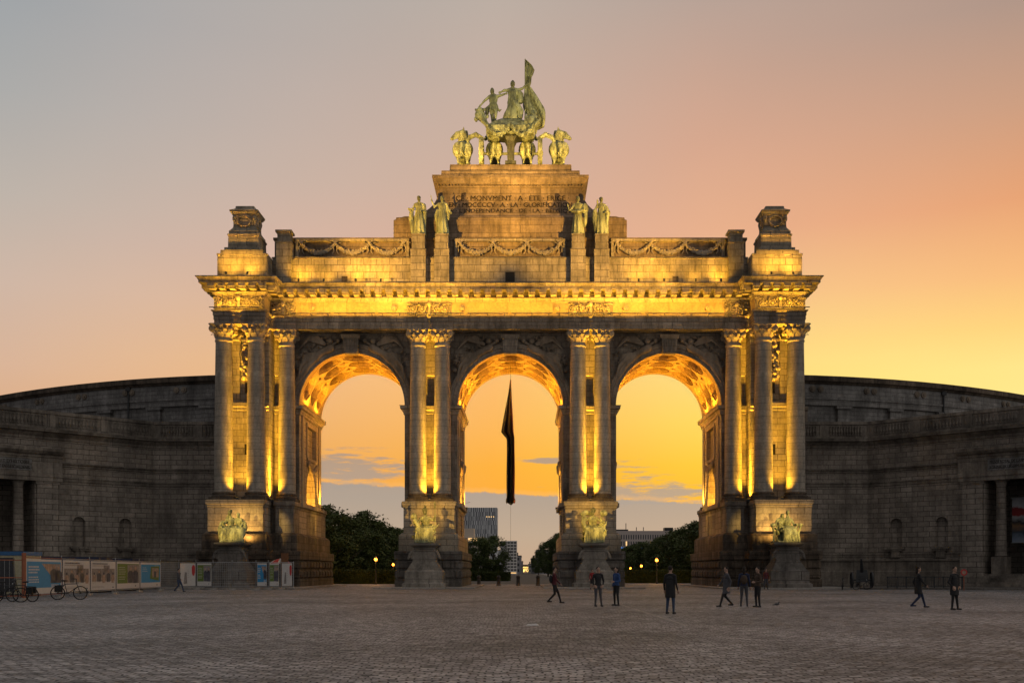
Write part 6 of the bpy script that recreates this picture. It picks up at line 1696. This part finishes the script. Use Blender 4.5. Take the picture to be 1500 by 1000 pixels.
for i, k in enumerate(KINDS):
    A, B = fp(i), fp(i+1); L = (B-A).length; d = (B-A)/L; nn = V3((d.y, -d.x, 0))
    if nn.dot(V3((CAMX, -100, 0))-A) < 0: nn = -nn
    lab = 'fence panel with %s, %s' % (KL[k] if k is not None else 'bare mesh', pos[i])
    t = thing('fence_panel', lab[:110], 'fence panel', A, 0, 'site fence panels along the left side')
    mb = MB(); r_ = .032
    mb.tube([(0, 0, .05), (0, 0, 2.55)], r_, 8); mb.tube([d*L+V3((0, 0, .05)), d*L+V3((0, 0, 2.45))], r_, 8)
    for zz in (.25, 2.35): mb.tube([V3((0, 0, zz)), d*L+V3((0, 0, zz))], r_*.8, 6)
    if i == 0: mb.tube([V3((0, 0, .0)), V3((0, 0, 2.6))], .12, 8)
    mb.build('panel_frame', M['rust'] if i == 0 else M['galv'], t, smooth=40)
    mb = MB(); n = int(L/.16)
    for q in range(1, n): p = d*(L*q/n); mb.tube([p+V3((0, 0, .25)), p+V3((0, 0, 2.35))], .006, 4, False)
    for q in range(1, 14): zz = .25+2.1*q/14; mb.tube([V3((0, 0, zz)), d*L+V3((0, 0, zz))], .006, 4, False)
    mb.build('wire_mesh', M['galv'], t)
    mb = MB(); mb.obox(V3((0, 0, .07)), d*.35, nn*.12, (0, 0, .07)); mb.build('concrete_foot', M['slab'], t)
    if k is not None: poster(k, L, t, d, nn)
# another stretch running off the left edge, barred
A = fp(0); B = V3((-33.5, -50, 0)); d = (B-A).normalized(); L = (B-A).length
t = thing('fence_panel', 'bare barred fence panel cut by the left edge of the photo, bicycles before it', 'fence panel', A, 0, 'site fence panels along the left side')
mb = MB()
for zz in (.25, 1.25, 2.2): mb.tube([V3((0, 0, zz)), d*L+V3((0, 0, zz))], .03, 6)
mb.tube([d*L, d*L+V3((0, 0, 2.4))], .04, 8); mb.build('panel_frame', M['rust'], t)
mb = MB()
for q in range(1, 40): p = d*(L*q/40); mb.tube([p+V3((0, 0, .25)), p+V3((0, 0, 2.2))], .006, 4, False)
mb.build('wire_mesh', M['galv'], t)

# site cabins behind the fence
def cabin(x0, x1, y, h, roofm, wallm, lab, sign=False):
    t = thing('site_cabin', lab, 'site cabin', ((x0+x1)/2, y, 0)); w_ = (x1-x0)/2
    mb = MB(); mb.box(-w_, w_, 0, 2.4, .15, h-.25); mb.build('wall', M[wallm], t)
    mb = MB(); mb.box(-w_-.05, w_+.05, -.06, 2.46, h-.25, h); mb.build('roof', M[roofm], t)
    mb = MB(); mb.box(-w_, w_, -.04, 2.4, 0, .15); mb.build('skid', M['metal'], t)
    n = int(w_)
    for k in range(n):
        mb = MB(); xx = -w_+.8+k*(2*w_-1.2)/max(1, n); mb.box(xx, xx+.9, -.03, .02, 1.2, 2.1); mb.build('window', M['glassd'], t)
    if sign: mb = MB(); mb.box(-w_*.2, w_*.4, -.05, .0, h-.6, h-.3); mb.build('sign_board', M['void'], t)
M['c_blue'] = plain('cabin_blue', (.03, .12, .28), .5); M['c_dark'] = plain('cabin_navy', (.02, .03, .07), .5); M['c_cream'] = plain('cabin_cream', (.45, .40, .26), .6)
cabin(-37.5, -30.4, -35, 2.85, 'c_blue', 'c_cream', 'cream site cabin with bright blue roof edge, behind the leftmost fence', True)
cabin(-36.0, -30.2, -24, 2.65, 'c_dark', 'c_dark', 'dark navy site cabin, left one of the pair behind the poster row')
cabin(-34.5, -30.6, -16.5, 2.6, 'c_dark', 'c_dark', 'dark navy site cabin, right one of the pair behind the poster row')
# dark vehicle behind the bars
t = thing('parked_van', 'dark van nose with broad grey windscreen behind the barred fence at left edge', 'van', (-31.6, -40.5, 0), R(24))
mb = MB(); prof = [(-2.2, .35), (-2.25, .9), (-2.1, 1.15), (-1.1, 1.3), (-.2, 2.25), (.2, 2.35), (3.0, 2.4), (3.1, .4)]
A = [(p[0], -.95, p[1]) for p in prof]; B = [(p[0], .95, p[1]) for p in prof]; mb.rings([A, B], True, True, True); mb.build('body', plain('van_paint', (.02, .022, .028), .3), t)
mb = MB(); mb.face([(-1.12, -.85, 1.33), (-1.12, .85, 1.33), (-.2, .8, 2.29), (-.2, -.8, 2.29)]); mb.face([(-.9, -.965, 1.4), (.6, -.965, 1.4), (.6, -.965, 2.1), (-.2, -.965, 2.1)]); mb.build('windscreen', plain('van_glass', (.30, .33, .37), .15), t)
for xx in (-1.4, 2.2):
    for yy in (-.9, .75):
        mb = MB(); mb.tube([(xx, yy, .36), (xx, yy+.18, .36)], .36, 16); w_ = mb.build('wheel', M['rubber'], t, smooth=40)
for yy in (-.75, .75): mb = MB(); mb.ell((-2.2, yy, .95), (.1, .2, .12), 8, 6); mb.build('headlight', M['galv'], t)

# ------------------------------------------------------------------ bicycles
def bike_parts():
    P = {}
    def wheel(cx):
        mb = MB(); c = V3((cx, 0, .34)); n = 24
        for r, tr in ((.335, .018), (.31, .01)):
            pts = [c+V3((r*math.cos(2*PI*k/n), 0, r*math.sin(2*PI*k/n))) for k in range(n+1)]; mb.tube(pts, tr, 6, False)
        for k in range(14): a = 2*PI*k/14; mb.tube([c+V3((.02*math.cos(a+1), .02, .02*math.sin(a+1))), c+V3((.31*math.cos(a), 0, .31*math.sin(a)))], .003, 4, False)
        mb.tube([c-V3((0, .05, 0)), c+V3((0, .05, 0))], .03, 8); return mb.mesh('wheel', M['rubber'], 40)
    P['wheel_a'], P['wheel_b'] = wheel(-.53), wheel(.53)
    mb = MB(); bb = (-.08, 0, .30); st = (-.2, 0, .78); hd = (.36, 0, .80); hb = (.40, 0, .66)
    for a, b in ((bb, st), (bb, hb), (st, hd), (bb, (-.53, 0, .34)), (st, (-.53, 0, .34)), (hb, (.53, 0, .34)), (hd, hb), (st, (-.22, 0, .92)), (hd, (.33, 0, 1.02))): mb.tube([a, b], .019, 7)
    mb.tube([(.33, 0, 1.02), (.36, .02, 1.04), (.30, .26, 1.06), (.14, .29, 1.03)], .013, 6); mb.tube([(.33, 0, 1.02), (.36, -.02, 1.04), (.30, -.26, 1.06), (.14, -.29, 1.03)], .013, 6)
    mb.tube([(-.08, -.1, .3), (-.08, .1, .3)], .018, 6); mb.tube([(-.08, .1, .3), (.06, .1, .18)], .013, 6); mb.tube([(-.08, -.1, .3), (-.22, -.1, .42)], .013, 6)
    mb.tube([(-.55, -.06, .72), (-.2, -.06, .74)], .01, 5); mb.tube([(-.55, .06, .72), (-.2, .06, .74)], .01, 5); mb.tube([(-.53, .06, .34), (-.5, .06, .72)], .01, 5)
    P['frame'] = mb.mesh('bike_frame', M['metal'], 40)
    mb = MB(); mb.ell((-.26, 0, .95), (.14, .08, .04), 10, 6); mb.ell((-.16, 0, .945), (.12, .035, .03), 8, 6); P['saddle'] = mb.mesh('saddle', M['rubber'], 60)
    mb = MB(); mb.obox((-.5, .12, .55), (.15, 0, 0), (0, .06, 0), (0, 0, .16)); mb.obox((-.5, -.12, .55), (.15, 0, 0), (0, .06, 0), (0, 0, .16)); P['pannier'] = mb.mesh('pannier', M['rubber'], None)
    mb = MB(); mb.ell((.46, 0, .86), .035, 8, 6); P['headlight'] = mb.mesh('headlight', M['galv'], None)
    return P
BP = bike_parts()
def bike(px, d, rz, lab, lean=.08, bag=False, sc=1.0):
    t = thing('bicycle', lab, 'bicycle', (wx(px, d), d-100, .0), rz, 'parked bicycles'); t.rotation_euler[0] = lean; t.scale = (sc, sc, sc)
    for k, nm in (('wheel_a', 'wheel'), ('wheel_b', 'wheel'), ('frame', 'frame'), ('saddle', 'saddle'), ('headlight', 'headlight')) + ((('pannier', 'pannier'),) if bag else ()):
        o = bpy.data.objects.new(nm, BP[k]); COL.objects.link(o); o.parent = t
bike(101, 57.5, R(12), 'black city bicycle with pannier bags standing before the white crowd poster', -.06, True, 1.12)
bike(33, 53.5, R(170), 'dark bicycle against the orange fence post', -.1, True, 1.1)
bike(12, 52.5, R(20), 'dark bicycle cut by the left edge of the photo', .1, False, 1.1)
bike(1234, 88, R(70), 'small dark bicycle parked on the kerb left of the field gun', .05)
bike(1262, 87.5, R(15), 'dark bicycle standing just in front of the field gun', .05)
# parasol behind the posters
t = thing('parasol', 'red and white parasol showing above the right end of the poster row', 'parasol', (wx(411, 92.5), -7.6, 0))
mb = MB(); n = 16; top = V3((0, 0, 2.75))
for k in range(n):
    a, b = 2*PI*k/n, 2*PI*(k+1)/n
    for (r0, z0, r1, z1) in ((0.02, 2.75, .55, 2.6), (.55, 2.6, 1.0, 2.3)):
        mb.face([(r0*math.cos(a), r0*math.sin(a), z0), (r0*math.cos(b), r0*math.sin(b), z0), (r1*math.cos(b), r1*math.sin(b), z1), (r1*math.cos(a), r1*math.sin(a), z1)], None, 1 if (k//2) % 2 else 0)
mb.build('canopy', [M['p_white'], M['p_red']], t); mb = MB(); mb.tube([(0, 0, 0), (0, 0, 2.75)], .025, 8); mb.build('pole', M['galv'], t)
mb = MB(); mb.box(-.35, .35, -.35, .35, 0, .08); mb.build('foot', M['slab'], t)
t = thing('information_pillar', 'narrow brown upright board beside the parasol at the left arch', 'information board', (wx(424.5, 93.5), -8.5, 0))
mb = MB(); mb.box(-.3, .3, -.08, .08, .1, 3.2); mb.build('board', plain('brown_board', (.16, .07, .03), .8), t); mb = MB(); mb.box(-.4, .4, -.3, .3, .13, .2); mb.build('foot', M['slab'], t)

# ------------------------------------------------------------------ field gun on the right pavement
t = thing('field_gun', 'black field gun with raised barrel and tall spoked wheels on the right pavement', 'cannon', (wx(1263, 90), -10.0, .14), R(-8))
t.scale = (1, 1, 1)
mb = MB(); mb.tube([(0, .6, .9), (0, .1, 1.5), (-.12, -.25, 2.55)], [.17, .15, .08], 12); mb.tube([(0, .6, .9), (.02, .75, .7)], [.22, .2], 12); mb.build('barrel', M['metal'], t, smooth=40)
mb = MB(); mb.obox((0, .3, .85), (.28, 0, 0), (0, .35, 0), (0, 0, .22)); mb.tube([(0, .4, .8), (0, 2.6, .15)], .12, 8); mb.tube([(-.85, .25, .68), (.85, .25, .68)], .07, 8)
mb.rings([[(-.55, -.05, .5), (.55, -.05, .5), (.55, 0, .5), (-.55, 0, .5)], [(-.45, .1, 1.55), (.45, .1, 1.55), (.45, .15, 1.55), (-.45, .15, 1.55)]], True, True, True); mb.build('carriage', M['metal'], t)
for q in (-1, 1):
    mb = MB(); c = V3((q*.85, .25, .7)); n = 24
    mb.rings([[c+V3((dx, r*math.cos(2*PI*k/n), r*math.sin(2*PI*k/n))) for k in range(n)] for dx, r in ((-.06, .7), (.06, .7), (.06, .6), (-.06, .6), (-.06, .7))])
    for k in range(6): a = PI*k/6; e = V3((0, .62*math.cos(a), .62*math.sin(a))); mb.tube([c-e, c+e], .03, 6)
    mb.tube([c-V3((.12, 0, 0)), c+V3((.12, 0, 0))], .1, 10); mb.build('wheel', M['metal'], t)
t = thing('road_sign', 'small round red road sign on a post on the right pavement', 'road sign', (wx(1412, 84), -16, .0))
mb = MB(); mb.tube([(0, 0, 0), (0, 0, 1.65)], .035, 8); mb.build('post', M['rust'], t)
mb = MB(); mb.tube([(0, -.03, 1.5), (0, .0, 1.5)], .27, 24); mb.build('disc', M['p_red'], t); mb = MB(); mb.tube([(0, -.036, 1.5), (0, -.031, 1.5)], .16, 24); mb.build('disc_centre', M['p_skin'], t)
t = thing('barrier', 'long low black barrier along the right pavement before the niches', 'barrier', (wx(1355, 88), -12, .14))
mb = MB()
for k in range(9): mb.box(-3.2+k*.8-.04, -3.2+k*.8+.04, -.03, .03, 0, 1.0)
mb.box(-3.3, 3.3, -.03, .03, .92, 1.0); mb.box(-3.3, 3.3, -.02, .02, .1, .16)
for k in range(44): mb.box(-3.2+k*.15, -3.2+k*.15+.025, -.01, .01, .1, .95)
mb.build('barrier_rail', M['metal'], t)
# ------------------------------------------------------------------ people
def cloth(name, c): return plain(name, c, .85, var=.3, scale=8)
SKIN = plain('skin', (.38, .24, .18), .6, var=.1); HAIRD = cloth('dark_hair', (.02, .015, .012)); SHOE = cloth('shoes', (.03, .03, .03))
CL = {'black': (.02, .02, .022), 'navy': (.02, .03, .07), 'grey': (.07, .07, .08), 'brown': (.07, .045, .03), 'red': (.30, .03, .03), 'jeans': (.04, .06, .11), 'maroon': (.10, .02, .025), 'blue': (.03, .07, .2)}
MC = {k: cloth('cloth_'+k, v) for k, v in CL.items()}
def facemb(mb, J):
    hd = V3(J['head'])
    mb.ell(hd+V3((0, -.095, -.01)), (.014, .022, .022), 6, 5); mb.ell(hd+V3((0, -.082, -.045)), (.028, .014, .010), 8, 5); mb.ell(hd+V3((0, -.06, -.09)), (.04, .03, .03), 8, 6)
    for q in (-1, 1): mb.ell(hd+V3((q*.08, .01, -.005)), (.014, .024, .034), 6, 6); mb.ell(hd+V3((q*.032, -.082, .025)), (.022, .014, .010), 6, 5)
def body_mesh(J, seed, coat=False, bare=None):
    mb = MB(); human(mb, J, 1.0, hands=True); facemb(mb, J)
    pv = V3(J['pelvis'])
    if coat: skirt(mb, (pv.x, pv.y), .62, 1.25, .2, .17, n=5, amp=.04, sy=.75)
    me = fuse(mb, .0095, 1)
    return me
def person(label, x, y, rz, J, top, leg, coat=False, h=1.0, bare=False, bag=None, group=None, hair='dark', long=False, cache={}):
    key = str(J)+str(coat)
    if key not in cache: cache[key] = body_mesh(J, 0, coat)
    me = cache[key].copy()
    t = thing('person', label, 'person', (x, y, 0), rz, group); t.scale = (h, h, h)
    for m_ in (SKIN, MC[top], MC[leg], SHOE): me.materials.append(m_)
    hd, nk, pv = V3(J['head']), V3(J['neck']), V3(J['pelvis']); hl, hr, el_, er_ = (V3(J[k]) for k in ('hl', 'hr', 'el', 'er'))
    hem = .62 if coat else pv.z-.03
    for p in me.polygons:
        c = p.center
        if c.z > nk.z+.015 and (c-hd).length < .24: mi = 0
        elif c.z < .10: mi = 3
        elif min((c-hl).length, (c-hr).length) < .02 or (c-(hl+(hl-el_).normalized()*.1)).length < .105 or (c-(hr+(hr-er_).normalized()*.1)).length < .105: mi = 0
        elif c.z > hem: mi = 1
        elif abs(c.x-pv.x) > .185 and c.z > .6: mi = 1
        else: mi = 2 if not (bare and c.z < .5) else 0
        p.material_index = mi
    o = bpy.data.objects.new('body', me); COL.objects.link(o); o.parent = t
    mb = MB(); mb.ell(hd+V3((0, .022, .03)), (.088, .095, .102), 14, 10)
    if long: mb.ell(hd+V3((0, .06, -.09)), (.085, .06, .14), 10, 8)
    hm = fuse(mb, .012, 1)
    for v in hm.vertices:
        if v.co.y < hd.y-.055 and v.co.z < hd.z+.05: v.co.y = hd.y-.055
    link_mesh('hair', hm, HAIRD, t)
    if bag:
        mb = MB(); mb.ell((0, .17, 1.22), (.15, .09, .21), 12, 9); mb.tube([(.12, .1, 1.4), (.14, -.06, 1.45), (.13, -.13, 1.25)], .018, 6); mb.tube([(-.12, .1, 1.4), (-.14, -.06, 1.45), (-.13, -.13, 1.25)], .018, 6)
        mb.build('backpack', MC[bag], t, smooth=50)
WALK = pose(kl=(.1, -.2, .54), fl=(.1, -.32, .11), kr=(-.1, -.02, .50), fr=(-.1, .30, .16), el=(.25, .12, 1.14), hl=(.24, .06, .90), er=(-.25, -.1, 1.15), hr=(-.22, -.28, .98))
STAND = pose(fl=(.14, .0, .09), fr=(-.14, .03, .09))
TALK = pose(el=(.27, -.02, 1.14), hl=(.18, -.26, 1.12), er=(-.24, .03, 1.13), hr=(-.25, -.03, .89), head=(.03, -.03, 1.67), fr=(-.2, .06, .09), kr=(-.15, 0, .52))
POCK = pose(el=(.29, .06, 1.15), hl=(.2, -.09, .97), er=(-.29, .06, 1.15), hr=(-.2, -.09, .97), fl=(.15, -.05, .09))
def at(px, d): return wx(px, d), d-100
ppl = [
 ('person in a long black coat standing alone on the cobbles before the right arch', 982, 38, 2.6, STAND, 'black', 'jeans', True, None, False),
 ('person in dark maroon jacket walking in front of the centre right pier', 812, 50, 1.6, WALK, 'maroon', 'black', False, 'black', False),
 ('person in black jacket, hands pocketed, left of pair before right centre plinth', 876, 46, .3, POCK, 'black', 'grey', False, None, False),
 ('person in blue jacket talking, right of pair before right centre plinth', 903, 47, -1.0, TALK, 'blue', 'black', False, None, True),
 ('person in grey coat walking left, first of three before the right arch pier', 1064, 45, -1.4, WALK, 'grey', 'black', True, None, False),
 ('person in navy jacket with a rucksack, middle one of three before the right arch pier', 1090, 46, 2.9, STAND, 'navy', 'grey', False, 'brown', True),
 ('person in brown jacket talking, last of three before the right arch pier', 1110, 45, -1.2, TALK, 'brown', 'black', False, None, False),
 ('person in dark coat strolling in front of the right museum wing niches', 1345, 44, 1.5, WALK, 'black', 'navy', True, None, True),
 ('person in black clothes standing with hands in pockets near the round red sign', 1398, 42, .5, POCK, 'black', 'black', True, None, False),
 ('person in grey jacket passing the poster row near the gap', 262, 78, 1.4, WALK, 'grey', 'jeans', False, None, False),
 ('person in maroon top standing at the far right plinth', 1122, 89.5, .2, STAND, 'maroon', 'grey', False, None, False),
]
for (lab, px, d, rz, J, tp, lg, ct, bg_, lo) in ppl:
    x_, y_ = at(px, d); person(lab, x_, y_, rz, J, tp, lg, ct, 1.0, False, bg_, None, long=lo)
x_, y_ = at(867.5, 90.5); person('person in bright red top and shorts at foot of right centre plinth', x_, y_, .2, STAND, 'red', 'black', False, .97, True)
x_, y_ = at(877.5, 90.5); person('person in dark red top and shorts at foot of right centre plinth', x_, y_, -.3, TALK, 'maroon', 'black', False, .97, True)

# small things on the cobbles
t = thing('pigeon', 'small dark pigeon standing alone on the cobbles right of the trio of people', 'pigeon', (wx(1138, 46), -54, 0), 1.0)
mb = MB(); mb.ell((0, 0, .15), (.06, .13, .065), 10, 8); mb.limb((0, -.09, .17), (0, -.12, .26), .04, .028); mb.ell((0, -.13, .28), (.03, .035, .03), 8, 6); mb.tube([(0, -.155, .28), (0, -.19, .27)], [.01, .003], 5)
mb.limb((0, .1, .13), (0, .24, .10), .035, .02); mb.tube([(.025, 0, .1), (.025, -.01, 0)], .007, 5); mb.tube([(-.025, 0, .1), (-.025, -.01, 0)], .007, 5)
link_mesh('body', fuse(mb, .008, 1), plain('pigeon_feathers', (.07, .075, .085), .6), t); t.scale = (.8, .8, .8)
mb = MB(); mb.rings([[(-.2, -.06, .01), (.18, -.09, .02), (.2, .05, .01), (-.15, .08, .03)], [(-.18, -.05, .03), (.1, -.07, .07), (.17, .03, .04), (-.12, .06, .05)]], True, True, True)
o = mb.build('paper_scrap', plain('scrap_paper', (.75, .75, .75), .8)); o.location = (wx(780, 30), -70, 0); tag(o, 'crumpled white scrap of paper lying on the open cobbles', 'litter')
